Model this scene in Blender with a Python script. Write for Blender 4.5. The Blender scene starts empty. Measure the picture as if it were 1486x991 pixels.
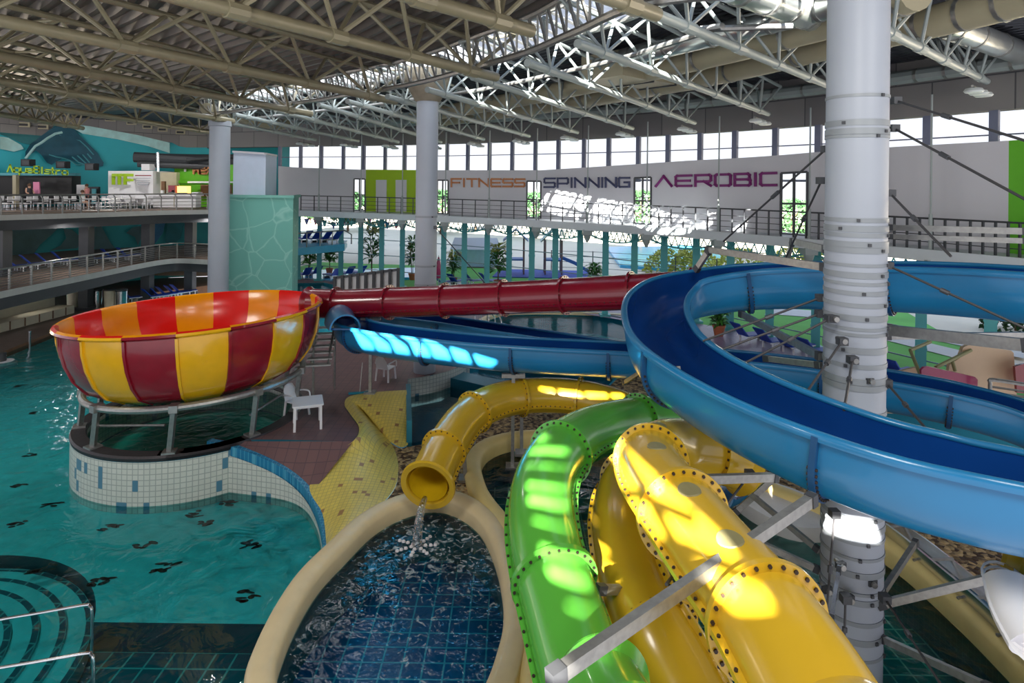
FILL_AND_LAMPS = [((-8,4,12.6),3,520,(-6,14,2)),((2,2,12.6),3,480,(2,12,2)),((-18,14,12.6),3,560,(-20,26,0)),((9,2,12.6),3,330,(8,12,3)),
 ((-27,38,6.2),.5,60,(-27,38.5,0)),((-22,45,6.2),.5,60,(-22,45.5,0)),((-30,37,2.3),.5,40,(-30,37.5,0)),((-24,42,12.5),.7,260,(-27,48,7)),((-33,37,12.5),.7,260,(-36,44,7)),((-13,26,12.9),.7,200,(-13,27,0))]  # wide: added unseen fill; small: extra downlight power and lift for the mural
EXPO = 0.0
import bpy, math, random
from mathutils import Vector as V, Matrix
from mathutils.geometry import tessellate_polygon
random.seed(7)
PI = math.pi
COL = bpy.context.scene.collection
# ------------------------------------------------------------------ measuring: photo pixel -> place
F, CX, HY, AR, EYE = 900.0, 743.0, 267.0, 0.012, 9.0
CA, SA = math.cos(AR), math.sin(AR)
def ray(x, y):
    dx, dy = (x-CX)/F, (HY-y)/F
    return dx*CA-dy*SA, dx*SA+dy*CA
def P(x, y, Z):
    a, b = ray(x, y); return V((a*Z, Z, EYE+b*Z))
def PZ(x, y, z):
    a, b = ray(x, y); Z = (z-EYE)/b; return V((a*Z, Z, z))
def lerp_tab(tab, x):
    if x <= tab[0][0]: (a, b), (c, d) = tab[0], tab[1]
    elif x >= tab[-1][0]: (a, b), (c, d) = tab[-2], tab[-1]
    else:
        for i in range(len(tab)-1):
            if tab[i][0] <= x <= tab[i+1][0]: (a, b), (c, d) = tab[i], tab[i+1]; break
    return b+(d-b)*(x-a)/(c-a)
def smooth(pts, n=8, closed=False):
    pts = [V(p) for p in pts]; out = []; N = len(pts)
    rng = N if closed else N-1
    for i in range(rng):
        if closed: p0, p1, p2, p3 = pts[i-1], pts[i], pts[(i+1) % N], pts[(i+2) % N]
        else: p0, p1, p2, p3 = pts[max(i-1, 0)], pts[i], pts[i+1], pts[min(i+2, N-1)]
        for k in range(n):
            t = k/n
            out.append(0.5*((2*p1)+(p2-p0)*t+(2*p0-5*p1+4*p2-p3)*t*t+(3*p1-p0-3*p2+p3)*t**3))
    if not closed: out.append(pts[-1])
    return out
def resample(pts, step):
    out = [pts[0].copy()]; acc = 0.0
    for a, b in zip(pts, pts[1:]):
        L = (b-a).length; t = step-acc
        while t <= L and L > 0:
            out.append(a.lerp(b, t/L)); t += step
        acc = (acc+L) % step
    return out
# ------------------------------------------------------------------ mesh builder
class MB:
    def __init__(s): s.v = []; s.f = []; s.m = []; s.uv = []
    def face(s, pts, m=0, uv=None):
        i = len(s.v); s.v += [tuple(p) for p in pts]; s.f.append(tuple(range(i, i+len(pts)))); s.m.append(m)
        s.uv.append(uv or [(0, 0)]*len(pts))
    def grid(s, rows, m=0, closed=False, flip=False, uvs=None):
        i = len(s.v); nr = len(rows); nc = len(rows[0])
        for r in rows: s.v += [tuple(p) for p in r]
        for a in range(nr-1):
            for b in range(nc if closed else nc-1):
                c = (b+1) % nc
                q = [i+a*nc+b, i+a*nc+c, i+(a+1)*nc+c, i+(a+1)*nc+b]
                u = [(0, 0)]*4
                if uvs: u = [uvs[a][b], uvs[a][b+1 if closed else c], uvs[a+1][b+1 if closed else c], uvs[a+1][b]]
                if flip: q.reverse(); u = u[::-1]
                s.f.append(tuple(q)); s.m.append(m); s.uv.append(u)
    def box(s, c, d, rz=0, m=0, M=None):
        c = V(c); hx, hy, hz = d[0]/2, d[1]/2, d[2]/2
        R = M if M else Matrix.Rotation(rz, 3, 'Z')
        p = [c+R @ V((x, y, z)) for x in (-hx, hx) for y in (-hy, hy) for z in (-hz, hz)]
        i = len(s.v); s.v += [tuple(q) for q in p]
        for q in ((0,1,3,2),(4,6,7,5),(0,4,5,1),(2,3,7,6),(0,2,6,4),(1,5,7,3)):
            s.f.append(tuple(i+k for k in q)); s.m.append(m); s.uv.append([(0,0)]*4)
    def bar(s, a, b, w, h=None, m=0, up=(0,0,1)):
        a, b = V(a), V(b); h = h or w; t = (b-a)
        if t.length < 1e-6: return
        t.normalize(); u = V(up)
        if abs(t.dot(u)) > .98: u = V((0,1,0))
        sd = t.cross(u).normalized(); u = sd.cross(t)
        s.grid([[q+sd*(w/2*x)+u*(h/2*y) for x, y in ((-1,-1),(1,-1),(1,1),(-1,1))] for q in (a, b)], m, True)
        for q, r in ((a, 1), (b, 0)):
            pp = [q+sd*(w/2*x)+u*(h/2*y) for x, y in ((-1,-1),(1,-1),(1,1),(-1,1))]
            s.face(pp[::-1] if not r else pp, m)
    def tube(s, pts, r, n=10, m=0, caps=True, closed=False):
        pts = [V(p) for p in pts]; N = len(pts); rows = []; u = None
        for i, p in enumerate(pts):
            if closed: t = (pts[(i+1) % N]-pts[i-1])
            else: t = pts[min(i+1, N-1)]-pts[max(i-1, 0)]
            t.normalize()
            if u is None:
                u = V((0,0,1)) if abs(t.z) < .9 else V((0,1,0))
            u = (u-t*u.dot(t)); u.normalize(); w = t.cross(u)
            rr = r[i] if isinstance(r, (list, tuple)) else r
            rows.append([p+(w*math.cos(a)+u*math.sin(a))*rr for a in [2*PI*k/n for k in range(n)]])
        if closed: rows.append(rows[0])
        s.grid(rows, m, True)
        if caps and not closed: s.face(rows[0][::-1], m); s.face(rows[-1], m)
    def lathe(s, c, prof, n=24, m=0, a0=0, a1=2*PI, M=None):
        c = V(c); full = abs(a1-a0-2*PI) < 1e-6
        rows = []
        for r, z in prof:
            row = []
            for k in range(n if full else n+1):
                a = a0+(a1-a0)*k/n; q = V((r*math.cos(a), r*math.sin(a), z)); row.append(c+(M @ q if M else q))
            rows.append(row)
        s.grid(rows, m, full)
    def sweep(s, path, prof, m=0, closed_prof=True, caps=True, closed=False, bank=None):
        path = [V(p) for p in path]; N = len(path); rows = []; uvs = []; L = 0
        pl = [0]
        for i in range(1, len(prof)+1):
            a, b = prof[i-1], prof[i % len(prof)]; pl.append(pl[-1]+math.hypot(b[0]-a[0], b[1]-a[1]))
        for i, p in enumerate(path):
            t = (path[(i+1) % N]-path[i-1]) if closed else (path[min(i+1, N-1)]-path[max(i-1, 0)])
            t.normalize(); sd = t.cross(V((0,0,1))).normalized(); u = sd.cross(t)
            if bank:
                b = bank[i]; sd, u = sd*math.cos(b)+u*math.sin(b), u*math.cos(b)-sd*math.sin(b)
            if i: L += (p-path[i-1]).length
            rows.append([p+sd*x+u*y for x, y in prof]); uvs.append([(L, q) for q in pl])
        if closed: rows.append(rows[0]); L += (path[0]-path[-1]).length; uvs.append([(L, q) for q in pl])
        s.grid(rows, m, closed_prof, uvs=uvs, flip=True)
        if caps and not closed and closed_prof: s.face(rows[0], m); s.face(rows[-1][::-1], m)
    def poly(s, outline, z=None, holes=(), m=0, flip=False):
        loops = [[V((p[0], p[1], 0)) for p in l] for l in [outline]+list(holes)]
        zs = [[(p[2] if z is None else z) for p in l] for l in [outline]+list(holes)]
        flat = [V((p.x, p.y, zz)) for l, zl in zip(loops, zs) for p, zz in zip(l, zl)]
        i = len(s.v); s.v += [tuple(p) for p in flat]
        for t in tessellate_polygon(loops):
            a, b, c = (flat[k] for k in t)
            nz = (b-a).cross(c-a).z
            t = tuple(t) if (nz > 0) != flip else tuple(reversed(t))
            s.f.append(tuple(i+k for k in t)); s.m.append(m); s.uv.append([(flat[k].x, flat[k].y) for k in t])
    def wall(s, line, z0, z1, m=0, closed=False, flip=False):
        L = 0; rows = [[], []]; uv = [[], []]; ln = list(line)+([line[0]] if closed else [])
        for i, p in enumerate(ln):
            if i: L += math.hypot(p[0]-ln[i-1][0], p[1]-ln[i-1][1])
            a = z0[i % len(z0)] if isinstance(z0, list) else z0; b = z1[i % len(z1)] if isinstance(z1, list) else z1
            rows[0].append(V((p[0], p[1], a))); rows[1].append(V((p[0], p[1], b))); uv[0].append((L, a)); uv[1].append((L, b))
        s.grid(rows, m, uvs=uv, flip=flip)
    def slab(s, outline, z1, z0, holes=(), m=0, ms=None):
        s.poly(outline, z1, holes, m); s.poly(outline, z0, holes, m, flip=True)
        for l in [outline]+list(holes): s.wall(l, z0, z1, m if ms is None else ms, closed=True)
    def build(s, name, mat, parent=None, smooth_ang=35, **kw):
        me = bpy.data.meshes.new(name); me.from_pydata(s.v, [], s.f)
        mats = mat if isinstance(mat, (list, tuple)) else [mat]
        for mm in mats: me.materials.append(mm)
        me.polygons.foreach_set('material_index', s.m)
        if any(u[0] != (0, 0) or u[-1] != (0, 0) for u in s.uv):
            uvl = me.uv_layers.new(name='UVMap'); flat = []
            for u in s.uv:
                for q in u: flat += [q[0], q[1]]
            uvl.data.foreach_set('uv', flat)
        me.polygons.foreach_set('use_smooth', [True]*len(s.f))
        me.update(); me.validate(verbose=False)
        try: me.set_sharp_from_angle(angle=math.radians(smooth_ang))
        except Exception: pass
        o = bpy.data.objects.new(name, me); COL.objects.link(o)
        if parent is not None:
            o.parent = parent; o.location = -V(parent.location) if not parent.get('_local') else V((0,0,0))
        for k, v in kw.items(): o[k] = v
        return o
def tag(o, label=None, cat=None, group=None, kind=None):
    if label: o['label'] = label
    if cat: o['category'] = cat
    if group: o['group'] = group
    if kind: o['kind'] = kind
    return o
def thing(name, label, cat, loc=(0,0,0), rz=0, group=None, local=False):
    o = bpy.data.objects.new(name, None); COL.objects.link(o); o.location = loc; o.rotation_euler = (0,0,rz)
    o.empty_display_size = .2
    if local: o['_local'] = 1
    return tag(o, label, cat, group)
def struct(o, label=None):
    o['kind'] = 'structure'
    if label: o['label'] = label
    return o
def dup(root, loc, rz=0, label=None, sc=None):
    r = root.copy(); COL.objects.link(r); r.location = loc; r.rotation_euler = (0,0,rz)
    if sc: r.scale = (sc,)*3
    if label: r['label'] = label
    for ch in list(root.children):
        c = ch.copy(); COL.objects.link(c); c.parent = r
        for g in list(ch.children):
            d = g.copy(); COL.objects.link(d); d.parent = c
    return r
# ------------------------------------------------------------------ materials
MATS = {}
def mat(name, col, rough=.5, metal=0, var=.12, scale=3, bump=0, coat=0, spec=.5, emit=None, trans=0, dirt=None):
    if name in MATS: return MATS[name]
    m = bpy.data.materials.new(name); m.use_nodes = True; nt = m.node_tree; b = nt.nodes['Principled BSDF']
    MATS[name] = m; L = nt.links.new
    tc = nt.nodes.new('ShaderNodeTexCoord')
    nz = nt.nodes.new('ShaderNodeTexNoise'); nz.inputs['Scale'].default_value = scale; nz.inputs['Detail'].default_value = 5
    L(tc.outputs['Object'], nz.inputs['Vector'])
    mx = nt.nodes.new('ShaderNodeMix'); mx.data_type = 'RGBA'
    c = list(col)+[1]
    mx.inputs['A'].default_value = [max(0, k*(1-var)) for k in col]+[1]
    mx.inputs['B'].default_value = [min(1, k*(1+var)) for k in col]+[1]
    L(nz.outputs['Fac'], mx.inputs['Factor']); out = mx.outputs['Result']
    if dirt:
        n2 = nt.nodes.new('ShaderNodeTexNoise'); n2.inputs['Scale'].default_value = scale*.35; n2.inputs['Detail'].default_value = 8
        L(tc.outputs['Object'], n2.inputs['Vector'])
        r = nt.nodes.new('ShaderNodeValToRGB'); r.color_ramp.elements[0].position = .5; r.color_ramp.elements[1].position = .72
        L(n2.outputs['Fac'], r.inputs['Fac'])
        m2 = nt.nodes.new('ShaderNodeMix'); m2.data_type = 'RGBA'; m2.inputs['B'].default_value = list(dirt)+[1]
        L(r.outputs['Color'], m2.inputs['Factor']); L(out, m2.inputs['A']); out = m2.outputs['Result']
    L(out, b.inputs['Base Color'])
    b.inputs['Roughness'].default_value = rough; b.inputs['Metallic'].default_value = metal
    b.inputs['Coat Weight'].default_value = coat; b.inputs['Coat Roughness'].default_value = .08
    b.inputs['Specular IOR Level'].default_value = spec
    if emit: b.inputs['Emission Color'].default_value = list(emit[:3])+[1]; b.inputs['Emission Strength'].default_value = emit[3]
    if bump:
        bp = nt.nodes.new('ShaderNodeBump'); bp.inputs['Strength'].default_value = bump; bp.inputs['Distance'].default_value = .02
        L(nz.outputs['Fac'], bp.inputs['Height']); L(bp.outputs['Normal'], b.inputs['Normal'])
    return m
def tiles(name, c1, c2, grout, size=.3, ratio=1.0, rough=.35, offset=0.0, mortar=.03, accent=None, thr=.93, uv=False, bump=.2, spec=.5, sz=None):
    """square tiles laid in brick cells; accent: some whole tiles take another colour"""
    if name in MATS: return MATS[name]
    m = bpy.data.materials.new(name); m.use_nodes = True; nt = m.node_tree; b = nt.nodes['Principled BSDF']; MATS[name] = m; L = nt.links.new
    tc = nt.nodes.new('ShaderNodeTexCoord'); src = tc.outputs['UV' if uv else 'Object']
    br = nt.nodes.new('ShaderNodeTexBrick'); br.offset = offset; br.squash = 1
    br.inputs['Scale'].default_value = 1; br.inputs['Brick Width'].default_value = size*ratio; br.inputs['Row Height'].default_value = size
    br.inputs['Mortar Size'].default_value = size*mortar; br.inputs['Bias'].default_value = 0
    br.inputs['Color1'].default_value = list(c1)+[1]; br.inputs['Color2'].default_value = list(c2)+[1]; br.inputs['Mortar'].default_value = list(grout)+[1]
    L(src, br.inputs['Vector']); out = br.outputs['Color']
    if accent:
        # cell id -> white noise
        sn = nt.nodes.new('ShaderNodeVectorMath'); sn.operation = 'DIVIDE'; sn.inputs[1].default_value = (size*ratio, size*(sz or 1), 1000)
        L(src, sn.inputs[0])
        fl = nt.nodes.new('ShaderNodeVectorMath'); fl.operation = 'FLOOR'; L(sn.outputs[0], fl.inputs[0])
        wn = nt.nodes.new('ShaderNodeTexWhiteNoise'); wn.noise_dimensions = '2D'; L(fl.outputs[0], wn.inputs['Vector'])
        gt = nt.nodes.new('ShaderNodeMath'); gt.operation = 'GREATER_THAN'; gt.inputs[1].default_value = thr; L(wn.outputs['Value'], gt.inputs[0])
        mx = nt.nodes.new('ShaderNodeMix'); mx.data_type = 'RGBA'; mx.inputs['B'].default_value = list(accent)+[1]
        L(gt.outputs[0], mx.inputs['Factor']); L(out, mx.inputs['A']); out = mx.outputs['Result']
    L(out, b.inputs['Base Color']); b.inputs['Roughness'].default_value = rough; b.inputs['Specular IOR Level'].default_value = spec
    if bump:
        bp = nt.nodes.new('ShaderNodeBump'); bp.inputs['Strength'].default_value = bump; bp.inputs['Distance'].default_value = .01; bp.invert = True
        L(br.outputs['Fac'], bp.inputs['Height']); L(bp.outputs['Normal'], b.inputs['Normal'])
    return m
def clear(name, tint, ior=1.33, rough=.02, bump=0, scale=1.5, stretch=(1,1,1), boost=1.0, foam=None):
    """a thin clear surface: fresnel reflection over tinted see-through"""
    m = bpy.data.materials.new(name); m.use_nodes = True; nt = m.node_tree; nt.nodes.clear(); L = nt.links.new; MATS[name] = m
    o = nt.nodes.new('ShaderNodeOutputMaterial'); t = nt.nodes.new('ShaderNodeBsdfTransparent'); t.inputs['Color'].default_value = list(tint)+[1]
    g = nt.nodes.new('ShaderNodeBsdfGlossy'); g.inputs['Roughness'].default_value = rough
    fr = nt.nodes.new('ShaderNodeFresnel'); fr.inputs['IOR'].default_value = ior
    mx = nt.nodes.new('ShaderNodeMixShader'); L(t.outputs[0], mx.inputs[1]); L(g.outputs[0], mx.inputs[2])
    L(mx.outputs[0], o.inputs['Surface'])
    fac = fr.outputs[0]
    if boost != 1:
        mu = nt.nodes.new('ShaderNodeMath'); mu.operation = 'MULTIPLY'; mu.inputs[1].default_value = boost; mu.use_clamp = True; L(fac, mu.inputs[0]); fac = mu.outputs[0]
    L(fac, mx.inputs[0])
    if bump:
        tc = nt.nodes.new('ShaderNodeTexCoord'); mp = nt.nodes.new('ShaderNodeMapping'); mp.inputs['Scale'].default_value = stretch
        n = nt.nodes.new('ShaderNodeTexNoise'); n.inputs['Scale'].default_value = scale; n.inputs['Detail'].default_value = 3; n.inputs['Distortion'].default_value = .8
        L(tc.outputs['Object'], mp.inputs[0]); L(mp.outputs[0], n.inputs['Vector'])
        bp = nt.nodes.new('ShaderNodeBump'); bp.inputs['Strength'].default_value = bump; bp.inputs['Distance'].default_value = .15
        L(n.outputs['Fac'], bp.inputs['Height'])
        for q in (g, fr): L(bp.outputs['Normal'], q.inputs['Normal'])
        if foam:
            n3 = nt.nodes.new('ShaderNodeTexNoise'); n3.inputs['Scale'].default_value = 5; n3.inputs['Detail'].default_value = 9; n3.inputs['Distortion'].default_value = 1.5
            L(tc.outputs['Object'], n3.inputs['Vector'])
            ds = nt.nodes.new('ShaderNodeVectorMath'); ds.operation = 'DISTANCE'; ds.inputs[1].default_value = foam[0]; L(tc.outputs['Object'], ds.inputs[0])
            mr = nt.nodes.new('ShaderNodeMapRange'); mr.inputs[1].default_value = 0; mr.inputs[2].default_value = foam[1]; mr.inputs[3].default_value = foam[2]; mr.inputs[4].default_value = 0
            L(ds.outputs['Value'], mr.inputs[0])
            ad = nt.nodes.new('ShaderNodeMath'); L(n3.outputs['Fac'], ad.inputs[0]); L(mr.outputs[0], ad.inputs[1])
            rp = nt.nodes.new('ShaderNodeMapRange'); rp.inputs[1].default_value = .62; rp.inputs[2].default_value = .85; rp.inputs[4].default_value = .8; L(ad.outputs[0], rp.inputs[0])
            df = nt.nodes.new('ShaderNodeBsdfDiffuse'); df.inputs['Color'].default_value = (.75,.92,1,1)
            m2 = nt.nodes.new('ShaderNodeMixShader'); L(rp.outputs[0], m2.inputs[0]); L(mx.outputs[0], m2.inputs[1]); L(df.outputs[0], m2.inputs[2]); L(m2.outputs[0], o.inputs['Surface'])
    return m
def lamp_mat(name, col, s):
    m = bpy.data.materials.new(name); m.use_nodes = True; nt = m.node_tree; b = nt.nodes['Principled BSDF']
    b.inputs['Emission Color'].default_value = list(col)+[1]; b.inputs['Emission Strength'].default_value = s; b.inputs['Base Color'].default_value = list(col)+[1]
    MATS[name] = m; return m
white = mat('white_paint', (.78,.78,.82), .5, var=.04)
columnw = mat('column_paint', (.37,.41,.48), .45, var=.05, scale=1.5)
panelw = mat('panel_white', (.66,.66,.71), .6, var=.04, scale=.6)
concrete = tiles('concrete_blocks', (.20,.19,.20), (.27,.26,.26), (.09,.09,.10), 1.3, 2.0, .8, offset=.5, mortar=.02, uv=True)
concrete2 = mat('concrete', (.33,.29,.22), .85, var=.25, scale=4, bump=.3)
steelp = mat('truss_paint', (.25,.225,.15), .35, var=.08)
steelp2 = mat('truss_paint_pale', (.34,.39,.39), .4, var=.08)
galv = mat('galvanised_steel', (.36,.36,.35), .38, .75, var=.35, scale=12, bump=.1)
stain = mat('stainless_steel', (.75,.76,.78), .22, 1, var=.1, scale=9)
darks = mat('dark_steel', (.07,.075,.085), .5, .3)
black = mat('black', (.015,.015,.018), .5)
roofm = mat('roof_sheet', (.13,.115,.105), .4, .2, var=.15)
tealc = mat('teal_column', (.10,.42,.45), .4, var=.08)
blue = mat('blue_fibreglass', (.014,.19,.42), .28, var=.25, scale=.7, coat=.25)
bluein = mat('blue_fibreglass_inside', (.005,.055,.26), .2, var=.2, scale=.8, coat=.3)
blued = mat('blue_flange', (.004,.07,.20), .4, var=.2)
green = mat('green_fibreglass', (.09,.40,.045), .25, var=.15, scale=1.2, coat=.35)
yellow = mat('yellow_fibreglass', (.60,.38,.02), .25, var=.15, scale=1.0, coat=.35)
yellowd = mat('yellow_inside', (.72,.48,.01), .35, var=.15)
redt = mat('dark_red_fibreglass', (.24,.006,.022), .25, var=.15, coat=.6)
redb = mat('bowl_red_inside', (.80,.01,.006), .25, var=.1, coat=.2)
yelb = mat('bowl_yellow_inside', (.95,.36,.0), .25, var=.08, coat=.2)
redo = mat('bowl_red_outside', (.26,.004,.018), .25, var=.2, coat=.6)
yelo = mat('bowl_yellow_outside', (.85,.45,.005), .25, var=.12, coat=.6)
bolt = mat('bolt_dark', (.05,.035,.03), .5, .5)
blackb = mat('patch_grey', (.23,.21,.10), .6)
mosaic = tiles('white_mosaic', (.72,.74,.68), (.66,.69,.63), (.42,.46,.43), .15, 1, .3, mortar=.08, accent=(.10,.25,.36), thr=.94, uv=True, sz=2.0)
mosaic_y = tiles('yellow_mosaic', (.76,.61,.13), (.68,.55,.13), (.50,.41,.12), .12, 1, .4, mortar=.07, accent=(.36,.20,.08), thr=.975)
paver = tiles('purple_pavers', (.20,.11,.11), (.165,.095,.10), (.12,.075,.085), .3, 1, .45, mortar=.04)
terr = tiles('terrace_tiles', (.34,.25,.38), (.30,.22,.36), (.24,.19,.30), .4, 1, .4, mortar=.04)
poolfloor = mat('pool_floor_turquoise', (.09,.62,.64), .5, var=.28, scale=2.2)
floor_dark = tiles('pool_floor_dark', (.010,.08,.11), (.015,.10,.13), (.07,.34,.34), .42, 1, .3, mortar=.05)
floor_blue = tiles('pool_floor_blue_tiles', (.008,.13,.30), (.012,.17,.36), (.12,.55,.65), .42, 1, .3, mortar=.045)
floor_teal = tiles('pool_floor_teal_tiles', (.03,.32,.28), (.04,.36,.32), (.4,.85,.7), .42, 1, .3, mortar=.05)
pool_side = tiles('pool_side_tiles', (.12,.45,.45), (.10,.40,.42), (.2,.55,.52), .15, 1, .3, mortar=.06, uv=True)
rimw = mat('pool_rim_cream', (.78,.64,.38), .45, var=.1, scale=3)
rimy = mat('pool_rim_yellow', (.78,.62,.25), .45, var=.1, scale=3)
blue_tile = tiles('blue_edge_tiles', (.02,.22,.42), (.02,.19,.38), (.10,.40,.58), .12, 1, .3, mortar=.08)
bluep = mat('blue_painted_pool', (.015,.19,.28), .35)
gutter = mat('gutter_grate', (.05,.045,.05), .5, .3, var=.4, scale=25)
grass = mat('lawn', (.16,.50,.10), .9, var=.3, scale=.5)
sand = mat('sand_plaza', (.80,.70,.55), .9, var=.12, scale=.3)
path_m = mat('pale_path', (.70,.68,.66), .8, var=.1)
outblue = mat('outdoor_pool_blue', (.06,.45,.80), .2, var=.15)
leaf = mat('leaf_green', (.07,.26,.035), .6, var=.5, scale=6)
leaf2 = mat('leaf_yellowgreen', (.42,.45,.07), .6, var=.4, scale=6)
treeg = mat('tree_green', (.018,.07,.018), .8, var=.5, scale=1.5)
trunk = mat('bark', (.16,.10,.06), .8, var=.3)
pot = mat('terracotta', (.45,.13,.06), .7)
loungeb = mat('lounger_blue', (.012,.06,.42), .5)
plasticw = mat('white_plastic', (.86,.86,.90), .35, var=.03)
tealwall = mat('teal_wall', (.20,.50,.43), .6, var=.06, scale=1)
mural = mat('mural_sea', (.03,.46,.56), .6, var=.35, scale=.25)
muralf = mat('mural_foam', (.45,.75,.78), .6, var=.3, scale=2)
whalem = mat('mural_whale', (.015,.10,.16), .6, var=.5, scale=1.5)
whalel = mat('mural_whale_light', (.10,.38,.46), .6, var=.3, scale=2)
whaled = mat('mural_dark_teal', (.02,.17,.20), .6, var=.4, scale=1)
lime = mat('lime_paint', (.36,.56,.01), .5, var=.05)
limeg = mat('bright_green_wall', (.12,.50,.01), .5, var=.08)
orange = mat('orange_letters', (.52,.20,.07), .5)
navy = mat('navy_letters', (.05,.06,.14), .5)
purple = mat('purple_letters', (.20,.015,.16), .5)
duct = mat('duct_beige', (.42,.38,.26), .5, var=.06)
ductw = mat('duct_silver', (.62,.66,.66), .3, .85, var=.1)
magenta = mat('magenta_panel', (.38,.01,.10), .35, coat=.4)
beige = mat('beige_panel', (.68,.50,.33), .5, var=.06)
wood = mat('brown_wood', (.20,.10,.05), .6, var=.3)
cushion = mat('cream_wall', (.72,.66,.50), .6)
skin = mat('skin', (.62,.36,.25), .6)
cloth1 = mat('dark_cloth', (.03,.03,.04), .8)
cloth2 = mat('pale_cloth', (.45,.66,.62), .8)
hair = mat('hair', (.10,.05,.03), .8)
glow = lamp_mat('lamp_glow', (1,.93,.8), 6)
glass = clear('clear_glass', (.96,.99,.99), 1.3, .01)
water = clear('pool_water', (.48,.92,.95), 1.34, .03, bump=.5, scale=1.3, boost=1.1)

def gravel_mat():
    m = bpy.data.materials.new('gravel'); m.use_nodes = True; nt = m.node_tree; b = nt.nodes['Principled BSDF']; L = nt.links.new
    tc = nt.nodes.new('ShaderNodeTexCoord'); vo = nt.nodes.new('ShaderNodeTexVoronoi'); vo.inputs['Scale'].default_value = 9
    L(tc.outputs['Object'], vo.inputs['Vector']); r = nt.nodes.new('ShaderNodeValToRGB'); L(vo.outputs['Color'], r.inputs['Fac'])
    e = r.color_ramp.elements; e[0].color = (.07,.035,.015,1); e[1].color = (.55,.38,.18,1); e[0].position = .3; e[1].position = .75
    L(r.outputs['Color'], b.inputs['Base Color']); b.inputs['Roughness'].default_value = .8
    bp = nt.nodes.new('ShaderNodeBump'); bp.inputs['Strength'].default_value = 1; bp.inputs['Distance'].default_value = .08; bp.invert = True
    L(vo.outputs['Distance'], bp.inputs['Height']); L(bp.outputs['Normal'], b.inputs['Normal'])
    return m
gravel = gravel_mat()
water2 = clear('plunge_water', (.38,.82,.95), 1.34, .03, bump=.35, scale=2.2, boost=1.2, foam=(tuple(PZ(640,790,.6)), 3.2, .13))
water3 = clear('far_water', (.6,.95,1), 1.34, .08, bump=.2, scale=2.2, boost=.5)
water4 = clear('side_water', (.45,.80,.78), 1.34, .03, bump=.5, scale=2.0, boost=1.2)
# ================================================================== GROUND, POOLS
DECK, GRV = 1.5, .78
TR = 2.05
Cb = V((-10.1, 20.0, 0)); RB = 3.3
ZW = [(380,50),(430,48.5),(500,47),(600,44.5),(700,41.5),(800,38.5),(900,35.5),(1000,32.5),(1100,29.5),(1200,26.8),(1300,24.3),(1400,22.2),(1500,20.5),(1700,17.6)]
def zw(x): return lerp_tab(ZW, x)
def wp(x, y, k=1.0): return P(x, y, zw(x)*k)
def wv(x, z, k=1.0):
    a, b = ray(x, HY); Z = zw(x)*k; return V((a*Z, Z, z))
curb = smooth([PZ(*q) for q in ((303,641,1.5),(335,648,1.44),(370,660,1.28),(405,676,1.05),(432,695,.82),(452,718,.64),(466,748,.55),(472,775,.55),(474,797,.6))], 5)
U = smooth([PZ(*q) for q in ((474,797,.62),(468,747,.58),(449,707,.72),(480,664,1.15),(513,641,1.5),(521,622,1.5),(508,602,1.5),(500,588,1.5),(508,576,1.5),(545,570,1.5),(590,567,1.5))], 5)
Lw = smooth([PZ(x,y,GRV) for x,y in ((478,799),(528,757),(570,714),(578,682),(573,655),(560,632),(550,618),(547,610),(560,636),(580,650),(592,647))], 5)
mos = smooth([PZ(x,y,DECK) for x,y in ((592,550),(625,545),(655,537),(675,527),(682,514),(676,500))], 5)
ramp = [PZ(x,y,DECK) for x,y in ((303,641),(338,639),(373,638),(408,638),(443,639),(478,640),(513,641))]
U2 = smooth([PZ(x,y,DECK) for x,y in ((513,641),(521,622),(508,602),(500,588),(508,576),(545,570),(590,567))], 5)
gl = [wv(x, DECK, .99) for x in range(400, 1701, 50)]
aleft = [V((Cb.x+RB*math.cos(a), Cb.y+RB*math.sin(a), DECK)) for a in [math.radians(q) for q in range(-50, -286, -10)]]
deck_out = list(curb[:20])[::-1]
# deck outline: curb start -> along curb -> hill top -> mosaic wall -> right -> glass wall back -> left -> basin circle
deck_o = ramp[:-1] + U2 + mos + [PZ(x,y,DECK) for x,y in ((760,512),(900,518),(1000,520),(1100,540),(1200,562),(1400,600),(1700,650))] + gl[::-1] + [V((-20.5,49,DECK)), V((-19,30,DECK)), V((-14,26,DECK))] + aleft[::-1]
basin_hole = [V((Cb.x+(RB-.38)*math.cos(2*PI*k/48), Cb.y+(RB-.38)*math.sin(2*PI*k/48), 0)) for k in range(48)]
farp = smooth([PZ(x,y,DECK) for x,y in ((695,470),(712,500),(800,506),(900,507),(975,505),(1000,492),(985,468),(900,457),(800,453),(730,455))], 4, True)
leftp = [PZ(x,y,DECK) for x,y in ((395,482),(395,412),(470,410),(560,432),(560,470),(500,486))]
b = MB(); b.slab(deck_o, DECK, -1.4, [basin_hole, farp, leftp], ms=1)
struct(b.build('pool_deck', [paver, bluep]), 'purple brown paved pool deck around the bowl slide')
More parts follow.
